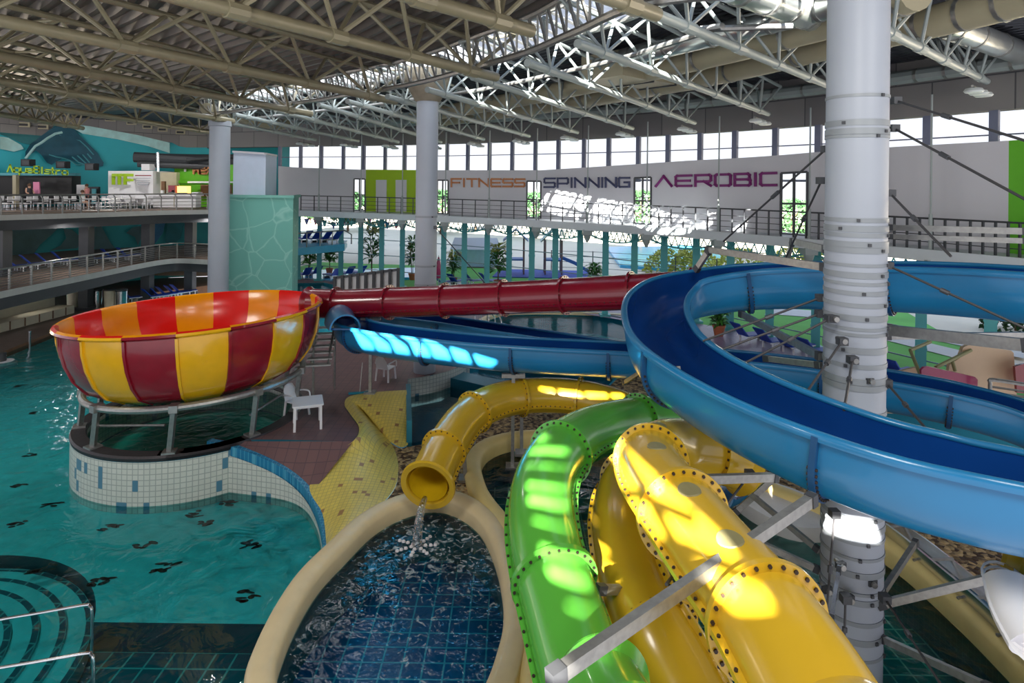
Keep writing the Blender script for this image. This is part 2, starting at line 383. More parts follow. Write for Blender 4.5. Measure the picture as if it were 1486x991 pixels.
# tiled splash basin wall in front of the bowl (white mosaic) and its rim
def arc(r, a0, a1, n=60, z=0): return [V((Cb.x+r*math.cos(math.radians(a0+(a1-a0)*k/n)), Cb.y+r*math.sin(math.radians(a0+(a1-a0)*k/n)), z)) for k in range(n+1)]
b = MB(); b.wall(arc(RB+.02, 60, 320), -1.4, DECK-.12)
b.wall([p+V((-.05,-.1,0)) for p in curb], -1.4, [p.z-.2 for p in curb])
b.wall(arc(RB-.39, 0, 360), .6, DECK)
struct(b.build('basin_wall', mosaic), 'white mosaic wall of the raised splash basin below the bowl')
b = MB(); rp = arc(RB-.18, -80, 320, 90, DECK-.02)
b.sweep(rp, [(-.2,-.08),(.2,-.08),(.22,0),(.18,.06),(-.18,.06),(-.22,0)])
ro = b.build('basin_gutter_rim', gutter); struct(ro, 'dark grated overflow rim of the splash basin')
b = MB(); b.poly(arc(RB-.3, 0, 350, 50), .55); struct(b.build('basin_floor', poolfloor))
wb = MB(); wb.poly(arc(RB-.3, 0, 350, 50), 1.32); tag(wb.build('basin_water', clear('basin_w', (.35,.72,.62), 1.34, .04, bump=.6, scale=2.6, boost=.8)), 'rippling green water in the splash basin under the bowl', 'water', kind='stuff')
# curb with blue tiles and dark grate
b = MB(); b.sweep(resample(curb, .15), [(-.12,-.3),(.08,-.3),(.08,.05),(-.12,.05)]); struct(b.build('curb_blue', blue_tile), 'blue tiled curb along the deck edge')
b = MB(); b.sweep(resample(curb[:26], .15), [(-.13,-.2),(-.27,-.2),(-.27,.0),(-.13,.0)]); struct(b.build('curb_grate', gutter))
b = MB(); lo_ = resample(curb[:26], sum((curb[i+1]-curb[i]).length for i in range(25))/24-.001)[:25]; hi_ = [ramp[0].lerp(ramp[-1], k/24) for k in range(25)]
upr = U[10:21]
lo2 = lo_; b.grid([[p.lerp(q, t/6)+V((0,0,.012)) for p, q in zip(lo2, hi_)] for t in range(7)])
b.grid([[lo_[-1].lerp(u_, t/6)+V((0,0,.01)) for u_ in upr] for t in range(7)])
struct(b.build('deck_ramp', paver, smooth_ang=80), 'paved deck part dipping toward the blue curb')
# yellow mosaic slope
b = MB(); n = min(len(U), len(Lw)); rows = []
for k in range(9):
    t = k/8; s = t*t*(3-2*t)
    rows.append([V((U[i].x+(Lw[i].x-U[i].x)*t, U[i].y+(Lw[i].y-U[i].y)*t, U[i].z+.03+(GRV-U[i].z)*s+.12*math.sin(PI*t))) for i in range(n)])
b.grid(rows); struct(b.build('mosaic_slope', mosaic_y, smooth_ang=80), 'yellow mosaic slope curving from the deck down to the gravel')
# curved mosaic wall with blue basin at its foot
b = MB(); b.wall([p+V((0,-.03,0)) for p in mos], .35, DECK+.02); b.wall([p+V((0,-.5,0)) for p in mos], .3, .31)
struct(b.build('mosaic_wall', mosaic, smooth_ang=80), 'curved white mosaic wall with blue tiles behind the yellow tube')
b = MB(); e0, e1 = PZ(591,558,DECK), PZ(592,645,GRV)
b.slab([e0+V((-.05,0,0)), e0+V((.12,0,0)), e1+V((.12,0,0)), e1+V((-.05,0,0))], DECK+.03, .2); b.slab([V((-2.4,26,0)),V((-2.6,25,0)),V((.5,23,0)),V((.6,24,0))], 1.2, .2)
struct(b.build('blue_divider', bluep))
b = MB(); bp_ = [PZ(x,y,.5) for x,y in ((592,662),(592,590),(640,580),(690,550),(700,520),(900,540),(860,580),(740,585),(670,620),(640,645))]
b.poly(bp_, .45); struct(b.build('blue_basin_floor', bluep))
wb = MB(); wb.poly([p+V((0,0,.35)) for p in bp_], .84); tag(wb.build('shallow_water', clear('shallow_w', (.5,.85,.9), 1.33, .03, bump=.2, scale=2)), 'still blue water below the curved mosaic wall', 'water', kind='stuff')
# gravel ground with the two plunge pools
p1 = smooth([PZ(x,y,.9) for x,y in ((487,797),(530,757),(575,732),(625,720),(668,727),(708,754),(733,800),(746,850),(750,905),(742,950),(725,1000),(690,1060),(600,1100),(480,1090),(392,1040),(378,985),(392,935),(416,885),(447,838))], 6, True)
p2 = smooth([PZ(x,y,.9) for x,y in ((703,728),(690,700),(686,672),(700,650),(735,636),(790,631),(850,635),(930,643),(1020,670),(1110,706),(1200,744),(1300,797),(1400,880),(1486,962),(1600,1080),(1400,1200),(1000,1180),(800,1100),(776,1000),(778,930),(770,860),(757,808),(732,765))], 6, True)
def inset(loop, d):
    c = sum(loop, V())/len(loop); out = []
    N = len(loop); area = sum(loop[i].x*loop[(i+1) % N].y-loop[(i+1) % N].x*loop[i].y for i in range(N)); sg = 1 if area > 0 else -1
    for i in range(N):
        t = (loop[(i+1) % N]-loop[i-1]).normalized(); out.append(loop[i]+V((-t.y, t.x, 0))*d*sg)
    return out
g_o = [p.copy() for p in Lw[:-1]] + [PZ(x,y,GRV) for x,y in ((594,648),(640,640),(672,622),(742,588),(862,582),(900,545),(1100,562),(1300,640),(1700,760),(2000,1300),(743,1400),(420,1150),(350,1010),(372,950),(397,900),(430,845))]
b = MB(); b.slab(g_o, GRV, -1.6, [p1, p2], ms=1); struct(b.build('gravel_bed', [gravel, pool_side]), 'brown pebble bed between the pools')
# white outer side toward main pool
for nm, lp, fl, zf in (('plunge_pool_floor', p1, floor_blue, -.75), ('splash_pool_floor', p2, floor_teal, -.55)):
    b = MB(); b.poly(inset(lp, -.05), zf); b.wall(lp, zf, .9, 1, closed=True); struct(b.build(nm, [fl, pool_side]))
b = MB(); rim = [(-.23,-.35),(.23,-.35),(.25,.0),(.2,.1),(.08,.15),(-.08,.15),(-.2,.1),(-.25,0)]
b.sweep(p1, rim, closed=True); struct(b.build('plunge_pool_rim', rimw, smooth_ang=60), 'cream rounded rim of the plunge pool')
b = MB(); b.sweep(p2, rim, closed=True); struct(b.build('splash_pool_rim', rimy, smooth_ang=60), 'yellowish rounded rim of the splash pool under the tubes')
for nm, lp, z, mt_, lb in (('plunge_water', p1, .6, water2, 'choppy dark blue water in the plunge pool below the yellow tube mouth'), ('splash_water', p2, .55, water4, 'green water over tiles in the splash pool below the tubes')):
    wb = MB(); wb.poly(lp, z); tag(wb.build(nm, mt_), lb, 'water', kind='stuff')
# main pool
b = MB(); sh = 12.6; na = math.asin(1.7/3.9); notch = [V((-11.9+3.9*math.cos(PI-na-(PI-2*na)*k/24), 10.9+3.9*math.sin(PI-na-(PI-2*na)*k/24), 0)) for k in range(25)]
b.poly([V((-34,sh,0))]+notch+[V((-4.3,sh,0)), V((-4.3,45,0)), V((-34,45,0))], 0.0)
b.poly([V((-34,5,0)), V((-4.3,5,0)), V((-4.3,sh+2.5,0)), V((-34,sh+2.5,0))], -.6, m=1)
b.wall([V((-34,sh,0))]+notch+[V((-4.3,sh,0))], -.6, 0.0, 3)
for x,y in ((28,706),(75,733),(160,765),(210,790),(240,822),(142,845),(62,825),(300,760),(365,790),(360,865),(285,745),(40,660),(180,640),(330,730),(20,760),(50,600),(30,560)):
    c = PZ(x,y,.01)
    for q in range(7):
        a = random.uniform(-.4,.9); cc = c+V((random.uniform(-.2,.2), random.uniform(-.16,.16), 0)); l, w = random.uniform(.07,.16), random.uniform(.03,.07)
        b.face([cc+V((math.cos(a)*l*math.cos(t)-math.sin(a)*w*math.sin(t), math.sin(a)*l*math.cos(t)+math.cos(a)*w*math.sin(t), 0)) for t in [2*PI*k/8 for k in range(8)]], 2)
struct(b.build('main_pool_floor', [poolfloor, floor_dark, bolt, mat('drop_face',(.012,.07,.09),.4)]), 'turquoise floor of the main pool dropping to dark tiles')
b = MB(); sc_ = V((-11.9,10.9,0)); rr = [(3.85,-.28),(3.4,-.21),(2.95,-.14),(2.5,-.08),(2.05,-.02)]
for r,z in rr:
    b.lathe((sc_.x,sc_.y,0), [(r,-2.5),(r,z),(r-.05,z)], 64, 1); b.lathe((sc_.x,sc_.y,0), [(r-.05,z),(.02,z)], 64, 0)
    b.lathe((sc_.x,sc_.y,.004), [(r-.01,z),(r-.12,z)], 64, 2)
struct(b.build('pool_steps', [poolfloor, tealc, floor_dark]), 'curved turquoise steps with dark edges leading into the main pool')
wb = MB(); wb.poly([V((-34,4,0)), V((-4.3,4,0)), V((-4.3,46,0)), V((-34,46,0))], 0.2)
tag(wb.build('main_pool_water', water), 'turquoise glittering water of the main pool', 'water', kind='stuff')
for nm, lp in (('lap_pool', farp), ('indoor_pool', leftp)):
    b = MB(); b.poly(lp, .3); b.wall(lp, .3, DECK, closed=True); struct(b.build(nm+'_floor', [mat('far_floor',(.06,.70,1.0),.5,var=.35,scale=1)]))
    wb = MB(); wb.poly(lp, 1.36); tag(wb.build(nm+'_water', water3), 'bright rippled blue water of the far indoor pool' if nm=='lap_pool' else 'bright water of the indoor pool beside the teal tower', 'water', kind='stuff')
b = MB(); b.sweep(farp, [(-.2,-.1),(.2,-.1),(.2,.06),(-.2,.06)], closed=True); struct(b.build('lap_pool_rim', rimw))
# lilac terrace tiles by the glass
b = MB(); t_o = [PZ(x,y,2.05) for x,y in ((1005,468),(1003,490),(1080,520),(1200,545),(1400,582),(1700,632))] + [wv(x,DECK,.985) for x in range(1700,1000,-50)]
b.slab(t_o, 2.05, DECK+.001); struct(b.build('terrace_floor', terr))
b = MB(); t_o = [PZ(x,y,DECK) for x,y in ((600,452),(700,447),(800,446),(905,450),(990,462))] + [wv(x,DECK,.975) for x in range(1000,549,-50)]
b.slab(t_o, DECK+.02, DECK+.001); struct(b.build('poolside_floor', terr))
# left bank: lower level
b = MB(); lb = [PZ(x,y,0) for x,y in ((-120,590),(0,522),(85,487))]; d = (lb[2]-lb[1]).normalized(); lb.append(lb[2]+d*12)
back = [V((-46,50,0)), V((-46,18,0))]
b.slab(lb+[V((-20,58,0))]+back, .35, -1.4, ms=1); struct(b.build('left_bank_floor', [mat('bank_floor',(.12,.085,.07),.5,var=.3), wood]), 'dark floor of the lower level along the main pool')
# outside
b = MB(); o1 = [wv(x, 1.3, 1.01) for x in range(380,1701,60)]
lawn_far = [V((p.x+ (8 if i>8 else 2), p.y+(9+ i*.9), 1.3)) for i,p in enumerate(o1)]
b.poly(o1+lawn_far[::-1], 1.3); struct(b.build('lawn', grass), 'green lawn outside the glass wall')
b = MB(); b.poly([V((-150,50,0)), V((-20.5,50.6,0))]+[V((q.x,q.y,0)) for q in o1]+[V((60,8,0)),V((170,-10,0)),V((260,220,0)),V((-200,220,0))], 1.2); struct(b.build('plaza', sand), 'pale plaza outside beyond the lawn')
b = MB()
for l in (((640,416),(760,424),(900,414),(900,408),(760,416),(640,408)), ((1110,455),(1200,462),(1486,520),(1486,508),(1200,452),(1120,446)), ((1280,492),(1486,545),(1486,530),(1290,484))):
    b.poly([PZ(x,y,1.33) for x,y in l], 1.33)
struct(b.build('garden_path', path_m))
b = MB()
for l in (((880,358),(1010,356),(1060,372),(1000,392),(900,384)), ((440,392),(610,388),(610,402),(440,406))):
    b.slab([PZ(x,y,1.5) for x,y in l], 1.5, 1.2)
struct(b.build('outdoor_pool', outblue), 'bright blue outdoor pools beyond the lawn')
# ================================================================== FAR WALL, GLASS, GALLERY
MX = [406,436,466,498,527.5,558.6,587,618,648.5,678.5,710,743,776.6,810,847,883,926,969,1015.6,1066,1124.6,1187,1262,1345,1442,1560]
WT = 11.75
roof_z = 15.2
# concrete band above the windows
b = MB(); xs = list(range(300, 1701, 20)); b.wall([wv(x, 0, 1.0) for x in xs], WT, roof_z+1)
b.wall([wv(x, 0, 1.02) for x in xs], WT, roof_z+1)
b.grid([[wv(x, WT, 1.0) for x in xs],[wv(x, WT, 1.02) for x in xs]])
struct(b.build('wall_far', concrete, smooth_ang=60), 'curved concrete wall band above the clerestory windows')
for i in range(len(MX)-1):
    xa, xb = MX[i], MX[i+1]; g = .013*zw(xa)*0+.16
    a, c = wv(xa, 0), wv(xb, 0); t = (c-a).normalized(); w = (c-a).length
    nrm = V((-t.y, t.x, 0)); hw = .045*w+.04
    r = thing('window_%d' % (i+1), None, None, tuple(a)); r['kind'] = 'structure'
    p = MB(); p.face([a+t*hw+V((0,0,9.3)), c-t*hw+V((0,0,9.3)), c-t*hw+V((0,0,WT)), a+t*hw+V((0,0,WT))]); p.build('window_glass', glass, r)
    f = MB(); mid = (a+c)/2
    f.bar(a+V((0,0,9.2)), a+V((0,0,WT)), 2*hw, .16, up=nrm); f.bar(a+V((0,0,10.9)), c+V((0,0,10.9)), .05, .05); f.bar(a+V((0,0,9.3)), c+V((0,0,9.3)), .2, .1)
    f.build('window_frame', mat('window_frame_grey', (.16,.18,.28), .5), r)
# lower glass wall: teal posts with panes between
n = len(MX)-1
PX = [434,464.6,496,524.5,555,585,615,645,675,708,740,773,807,843,880,922,965,1011.7,1061.6,1119,1186,1258,1339,1440,1560]
for i, x in enumerate(PX):
    base = wv(x, DECK, .985); d = V((base.x, base.y, 0)).normalized()
    r = thing('glass_wall_post', 'teal steel post of the glass wall, %s' % ('number %d from the left edge of the glazing' % (i+1)), 'post', tuple(base), group='teal posts of the curved glass wall')
    c = MB(); c.bar(base, base+V((0,0,5.1)), .36, .30, up=d)
    for zz in (1.5,3): c.bar(base+V((0,0,zz)), base+V((0,0,zz+.12)), .40, .34, up=d)
    c.build('post_shaft', tealc, r)
    f = MB(); f.box(base+V((0,0,.06 if x < 1000 else .61)), (.6,.6,.12)); f.build('post_foot', tealc, r)
for i in range(len(PX)-1):
    a, c = wv(PX[i], DECK, .99), wv(PX[i+1], DECK, .99)
    r = thing('window_%d' % (i+30), None, None, tuple(a)); r['kind'] = 'structure'
    p = MB(); p.face([a, c, c+V((0,0,5.1)), a+V((0,0,5.1))]); p.build('window_glass', glass, r)
    f = MB()
    for zz in (.05,1.1,2.2,3.3,4.4,5.1): f.bar(a+V((0,0,zz)), c+V((0,0,zz)), .05, .05)
    f.build('transom', mat('transom_grey', (.16,.27,.30), .4), r)
# gallery deck
KE = .90
ex = list(range(425, 1701, 25))
b = MB(); zt, zb = 6.95, 6.55
def gz(x, dz=0): return zt+dz
row = lambda k, z: [wv(x, z, k) for x in ex]
b.grid([row(KE, zb), row(KE, zt), row(1.0, zt), row(1.0, zb), row(KE, zb)])
struct(b.build('gallery_floor', mat('gallery_fascia', (.62,.68,.72), .4, var=.05)), 'pale gallery slab along the curved far wall')
# panels on the gallery: (x0, x1, material)
KP = .955
TOPY = [(404,241),(430,243),(520,246),(640,247),(700,247),(785,247),(850,243),(926,238),(1000,233),(1060,230),(1135,225),(1180,221),(1300,213),(1464,204),(1560,197)]
def pan(x, t):    # t 0 bottom .. 1 top
    top = wp(x, lerp_tab(TOPY, x), KP); lo = wv(x, zt, KP); return lo.lerp(top, t)
def panel(name, x0, x1, mt_, label, z0=0, z1=1, cat='wall panel'):
    m_ = MB(); n = max(2, int((x1-x0)/10)); X = [x0+(x1-x0)*k/n for k in range(n+1)]
    def off(p, d): q = V((p.x, p.y, 0)).normalized()*d; return p+q
    A = [pan(x, z0) for x in X]; B = [pan(x, z1) for x in X]
    m_.grid([A, B, [off(p,.2) for p in B], [off(p,.2) for p in A], A])
    for e in (0, -1): m_.face([A[e], B[e], off(B[e],.2), off(A[e],.2)])
    o = m_.build(name, mt_, smooth_ang=50); o['kind'] = 'structure'
    if label: o['label'] = label
    return o
doors = [(514,530),(635,650.5),(765,785),(921,945),(1134,1172)]
segs = [(404,514,panelw,'white gallery wall left of the green panel'),(530,531,panelw,None),(531,634,lime,'lime green gallery panel with white letter bars'),(650.5,765,panelw,'white gallery panel that carries FITNESS'),(785,921,panelw,'white gallery panel that carries SPINNING'),(945,1134,panelw,'white gallery panel that carries AEROBIC'),(1172,1464,panelw,'long white gallery panel behind the large column'),(1464,1600,limeg,'bright green gallery panel at the right edge')]
for i,(x0,x1,m_,l) in enumerate(segs): panel('gallery_wall_panel', x0, x1, m_, l)
for i,(x0,x1) in enumerate(doors):
    panel('gallery_wall_lintel', x0, x1, panelw, None, .77, 1)
    A, B = pan(x0, 0), pan(x1, 0); A2, B2 = pan(x0,.77), pan(x1,.77)
    r = thing('door_%d' % (i+1), None, None, tuple(A)); r['kind'] = 'structure'
    f = MB()
    for q0,q1 in ((A,A2),(B,B2),((A+B)/2,(A2+B2)/2)): f.bar(q0, q1, .09, .1, up=(0,1,0))
    for t in (0,.5,1): f.bar(A.lerp(A2,t), B.lerp(B2,t), .09, .09)
    f.build('door_frame', darks, r)
    p = MB(); p.face([A,B,B2,A2]); p.build('door_glass', glass, r)
# white bars of the lime logo panel
def patch(b, x0, x1, y0, y1, k=KP, d=.05, m=0, n=3):
    X = [x0+(x1-x0)*i/n for i in range(n+1)]
    def q(x, y): p = P(x, y, zw(x)*k-d); return p
    A = [q(x,y1) for x in X]; B = [q(x,y0) for x in X]; A2 = [p+V((0,d*.8,0)) for p in A]; B2 = [p+V((0,d*.8,0)) for p in B]
    b.grid([A, B, B2, A2, A], m)
for x0,x1 in ((545.5,561),(574,590)):
    b = MB(); patch(b, x0, x1, 261, 307); o = b.build('logo_bar', panelw); tag(o, 'white upright bar on the lime gallery panel, %s one' % ('left' if x0 < 560 else 'right'), 'sign', 'white logo bars on the lime panel')
# lettering
G = {'F':[[(0,0),(0,1),(1,1)],[(0,.5),(.85,.5)]],'I':[[(.5,0),(.5,1)]],'T':[[(0,1),(1,1)],[(.5,1),(.5,0)]],'N':[[(0,0),(0,1),(1,0),(1,1)]],
'E':[[(1,1),(.08,1),(0,.9),(0,.1),(.08,0),(1,0)],[(0,.5),(.9,.5)]],'S':[[(1,1),(.1,1),(0,.92),(0,.58),(.1,.5),(.9,.5),(1,.42),(1,.08),(.9,0),(0,0)]],
'P':[[(0,0),(0,1),(.9,1),(1,.9),(1,.5),(.9,.4),(0,.4)]],'G':[[(1,1),(.1,1),(0,.9),(0,.1),(.1,0),(1,0),(1,.5),(.55,.5)]],'A':[[(0,0),(.5,1),(1,0)]],
'R':[[(0,0),(0,1),(.9,1),(1,.9),(1,.5),(.9,.4),(0,.4)],[(.55,.4),(1,0)]],'O':[[(.1,0),(0,.1),(0,.9),(.1,1),(.9,1),(1,.9),(1,.1),(.9,0),(.1,0)]],
'B':[[(0,0),(0,1),(.85,1),(.95,.9),(.95,.6),(.85,.52),(0,.52)],[(.85,.52),(1,.42),(1,.1),(.9,0),(0,0)]],'C':[[(1,1),(.1,1),(0,.9),(0,.1),(.1,0),(1,0)]],
'M':[[(0,0),(0,1),(.5,.4),(1,1),(1,0)]],
'q':[[(1,.6),(.1,.6),(0,.5),(0,.1),(.1,0),(1,0)],[(1,.6),(1,-.35)]],'u':[[(0,.6),(0,.1),(.1,0),(1,0)],[(1,.6),(1,0)]],'a':[[(.05,.6),(1,.6),(1,0),(0,0),(0,.33),(1,.33)]],
'i':[[(.5,0),(.5,.6)],[(.5,.8),(.5,.9)]],'s':[[(1,.6),(0,.6),(0,.3),(1,.3),(1,0),(0,0)]],'t':[[(.4,.9),(.4,.05),(.9,0)],[(0,.6),(.9,.6)]],'r':[[(.1,0),(.1,.6)],[(.1,.5),(.8,.6)]],
'o':[[(.1,0),(0,.1),(0,.5),(.1,.6),(.9,.6),(1,.5),(1,.1),(.9,0),(.1,0)]],'Y':[[(0,0),(.5,1),(1,0)],[(.25,.4),(.75,.4)]]}
def word(name, txt, x0, x1, yt0, yt1, yb0, yb1, mt_, label, fn, wd, gap=.28, narrow='Iit', parent=None):
    ws = [.12 if c == 'I' else .5 if c in 'ti' else 1.0 for c in txt]; tot = sum(ws)+gap*(len(txt)-1); s = (x1-x0)/tot
    b = MB(); cx = x0
    for c, w in zip(txt, ws):
        for pl in G[c]:
            pts = []
            for u, v in pl:
                x = cx+(u if c != 'I' else .5)*w*s; t = (x-x0)/(x1-x0); yt = yt0+(yt1-yt0)*t; yb = yb0+(yb1-yb0)*t
                pts.append(fn(x, yb+(yt-yb)*v))
            for p, q in zip(pts, pts[1:]):
                e = (q-p).normalized()*wd*.5; b.bar(p-e, q+e, wd, .06, up=(0,1,0))
        cx += (w+gap)*s
    o = b.build(name, mt_)
    return tag(o, label, 'lettering')
fp = lambda x, y: P(x, y, zw(x)*KP-.08)
word('fitness_lettering', 'FITNESS', 655, 761, 259.5, 260, 270.5, 270.5, orange, 'brown orange word FITNESS on the white gallery panel', fp, .11)
word('spinning_lettering', 'SPINNING', 790, 913, 259, 258, 271.5, 271, navy, 'dark navy word SPINNING on the white gallery panel', fp, .11)
word('aerobic_lettering', 'AEROBIC', 952, 1126, 256, 251, 270, 268.5, purple, 'purple word AEROBIC on the white gallery panel', fp, .12)
# gallery truss below the slab, one per bay
rods = [463,524,584,646.6,710,779,853,939,1043,1175,1351,1560]
for i in range(len(rods)-1):
    a, c = rods[i], rods[i+1]; N = 10
    r = thing('gallery_truss', 'pale lattice truss under the gallery slab, bay %d counted from the left' % (i+1), 'truss', tuple(wv(a, zb, KE+.01)), group='lattice trusses below the gallery')
    top = [wv(a+(c-a)*k/(2*N), zb-.02, KE+.012) for k in range(2*N+1)]
    lo = [wv(a+(c-a)*k/(2*N), zb-.62*math.sin(PI*(.12+.76*k/(2*N))), KE+.03) for k in range(2*N+1)]
    m_ = MB(); m_.tube(lo[::2], .05, 6); m_.build('bottom_chord', tealc, r)
    m_ = MB()
    for k in range(2*N): m_.tube([top[k] if k % 2 == 0 else lo[k], lo[k+1] if k % 2 == 0 else top[k+1]], .03, 5)
    m_.build('lattice', tealc, r)
    m_ = MB(); p = wv(a, zb-.1, KE+.01); m_.box(p, (.5,.5,.3)); m_.lathe(p-V((0,0,.45)), [(.06,-.1),(.16,.1),(.22,.32)], 10); m_.build('node', steelp2, r)
# gallery railing segments
rx = [437, 514, 634, 765, 921, 1134, 1262, 1464, 1600]
for i in range(len(rx)-1):
    x0, x1 = rx[i], rx[i+1]; n = max(4, int((x1-x0)/17)); X = [x0+(x1-x0)*k/n for k in range(n+1)]
    r = thing('gallery_railing', 'grey steel railing on the gallery edge, stretch %d from the left' % (i+1), 'railing', tuple(wv(x0, zt, KE)), group='railings along the gallery')
    m_ = MB(); m_.tube([wv(x, zt+1.05, KE+.006) for x in X], .035, 6); m_.build('handrail', darks, r)
    m_ = MB()
    for h in (.25,.5,.75): m_.tube([wv(x, zt+h, KE+.006) for x in X], .014, 4)
    m_.build('rail_wires', darks, r)
    for x in X[:-1]:
        m_ = MB(); m_.bar(wv(x, zt, KE+.006), wv(x, zt+1.05, KE+.006), .06, .06); m_.build('rail_post', darks, r)
# ================================================================== ROOF
ringI = [(1212,8,11.3),(953,21,12.1),(838,63,14.5),(765,91,16.9),(686,112,19.3),(620,130,21.8),(562,140,23.8),(504,147,25.6),(462,152,27.3),(400,160,29.5),(340,166,32),(290,170,34.5)]
ends = [(1432,118),(1255,146),(1115,165),(1008,178),(918,186),(838,192),(768,197.5),(702,202),(640,206),(578,206),(520,204.5),(458,203)]
def pipe(r, name, a, c, rad, m_=None, n=8):
    k = MB(); k.tube([a, c], rad, n); return k.build(name, m_ or steelp, r)
CH = 3.3
def truss(label, S, E, bays, depth=1.2, half=.6, mt_=steelp, rad=.13, group=None, lamps=False):
    r = thing('roof_truss', label, 'truss', tuple(S), group=group)
    d = (E-S); L = d.length; t = d/L; sd = t.cross(V((0,0,1))).normalized()
    pipe(r, 'bottom_chord', S, E, rad, mt_, 12)
    T = [[S+t*(L*k/bays)+sd*(half*s)+V((0,0,depth)) for k in range(bays+1)] for s in (-1, 1)]
    for s in (0, 1): pipe(r, 'top_chord', T[s][0], T[s][-1], rad*.62, mt_)
    for k in range(bays):
        lo = S+t*(L*(k+.5)/bays)
        for s in (0, 1):
            pipe(r, 'brace', T[s][k], lo, rad*.4, mt_, 6); pipe(r, 'brace', lo, T[s][k+1], rad*.4, mt_, 6)
        g = MB(); g.tube([lo-t*.22, lo+t*.22], rad*1.25, 10); g.build('gusset_sleeve', mt_, r)
        if k % 2 == 0: pipe(r, 'cross_tie', T[0][k], T[1][k], rad*.33, mt_, 6)
    return r
S_ = [P(*q) for q in ringI]
E_ = [P(x, y, zw(x)*.94) for x, y in ends]
sides = ['at far right beyond the large column','just left of the large column top','ending above the C of the purple word','ending above the A of the purple word','ending above the navy word','ending left of the navy word','ending above the brown word','right of the middle column','left of the middle column','over the lime panel','over the white wall left of the lime panel','near the left column']
trs = []
for i in range(12):
    trs.append(truss('pale grey roof truss, '+sides[i], S_[i], E_[i], 6, 1.15, .5, steelp2, .11, 'outer roof trusses'))
    # cluster of three round lamps at the truss end
    E, S0 = E_[i], S_[i]; t = (E-S0).normalized()
    r = thing('ceiling_lamp_row', 'three flat round lamps, %s' % sides[i], 'lamp', tuple(E-t*1.5-V((0,0,.35))), group='lamp rows at the truss ends')
    for k in range(3):
        c = E-t*(.5+.7*k)-V((0,0,.5)); m_ = MB(); m_.lathe(c, [(.02,-.05),(.22,-.05),(.27,0),(.22,.08),(.05,.12)], 16); m_.build('lamp_disc', mat('lamp_white',(.75,.8,.8),.4), r)
    m_ = MB(); m_.tube([E-t*.4-V((0,0,.36)), E-t*2.1-V((0,0,.36))], .04, 6); m_.build('lamp_rail', galv, r)
for i, x in enumerate(rods[:-1]):
    lo = wv(x, zb, KE+.004); hi = V((lo.x, lo.y, 12.2))
    m_ = MB(); m_.tube([lo, hi], .035, 6); r = thing('hanger_rod', 'thin vertical hanger rod from roof to gallery, number %d from the left' % (i+1), 'rod', tuple(lo), group='hanger rods of the gallery')
    m_.build('rod_upper', steelp2, r); m_ = MB(); m_.tube([lo, lo+V((0,0,1.6))], .06, 8); m_.build('rod_sleeve', steelp2, r)
# inner trusses over the left part of the hall
inn = [((850,-16,10.6),(953,21,12.1)),((617,0,11.3),(771,45,13.4)),((250,-8,11.2),(720,112,19.4)),((0,30,13.2),(574,147,25)),((0,82,16.9),(451,165,29.5)),((0,118,21),(338,176,34.5)),((0,145,26),(308,192,42)),((0,166,32),(120,186,46))]
ilab = ['short one above the light well at the top centre right','at the top middle of the photo','crossing from the top left to the middle column','second one below the top left corner','third one below the top left corner','meeting the head of the left column','passing left behind the left column','lowest, above the whale mural']
for i,(a,c) in enumerate(inn):
    A, C = P(*a), P(*c); d = (A-C); A = A+d.normalized()*(5 if i < 6 else 2)
    trs.append(truss('thick olive roof truss, '+ilab[i], C, A, 6 if i > 1 else 4, 1.25, .75, steelp, .15, 'inner roof trusses'))
# ring chords and the light well
ringp = smooth(S_, 5); 
def offs(pts, d, z):
    out = []
    for i, p in enumerate(pts):
        t = (pts[min(i+1, len(pts)-1)]-pts[max(i-1, 0)]); n_ = V((t.y, -t.x, 0)).normalized(); out.append(V((p.x, p.y, 0))+n_*d+V((0,0,z)))
    return out
full_ring = smooth([V((34,-4,12.3)),V((24,1,12.3)),V((15,6.5,12.3)),V((10,9.3,12.3))]+S_+[V((-24,40,12.3)),V((-34,46,12.3)),V((-47,50,12.3))], 5)
r = thing('light_well', 'glazed light well strip with steel bars along the roof ring', 'skylight', (0,20,14))
OUT = 3.0
for d, z, rad in ((0,12.6,.10),(0,13.55,.10),(OUT,13.8,.10),(OUT,12.7,.08),(OUT*.5,14.2,.06)):
    m_ = MB(); m_.tube(offs(ringp, d, z), rad, 8); m_.build('ring_beam', galv, r)
A, Bq, C = offs(ringp, 0, 13.65), offs(ringp, OUT*.5, 14.25), offs(ringp, OUT, 13.9)
A0, C0 = offs(ringp, 0, 12.6), offs(ringp, OUT, 12.7)
for k in range(0, len(A), 1):
    m_ = MB(); m_.tube([A[k], Bq[k], C[k]], .05, 5); m_.build('glazing_bar', galv, r)
    if k+1 < len(A):
        m_ = MB(); m_.tube([A0[k], A[k+1]], .045, 5); m_.tube([A[k+1], A0[k+1]], .035, 5); m_.build('web_bar', galv, r)
K_ = 25
m_ = MB(); m_.grid([A[:K_+1], Bq[:K_+1], C[:K_+1]]); m_.build('light_well_glass', clear('roof_glass', (.6,.63,.66), 1.2, .01), r)
mk = bpy.data.materials.new('milky_glass'); mk.use_nodes = True; nt_ = mk.node_tree; nt_.nodes.clear(); o_ = nt_.nodes.new('ShaderNodeOutputMaterial'); tl = nt_.nodes.new('ShaderNodeBsdfTranslucent'); tl.inputs['Color'].default_value = (.42,.46,.52,1); nt_.links.new(tl.outputs[0], o_.inputs['Surface'])
m_ = MB(); m_.grid([A[K_:], Bq[K_:], C[K_:]]); m_.build('milky_glass_panes', mk, r)
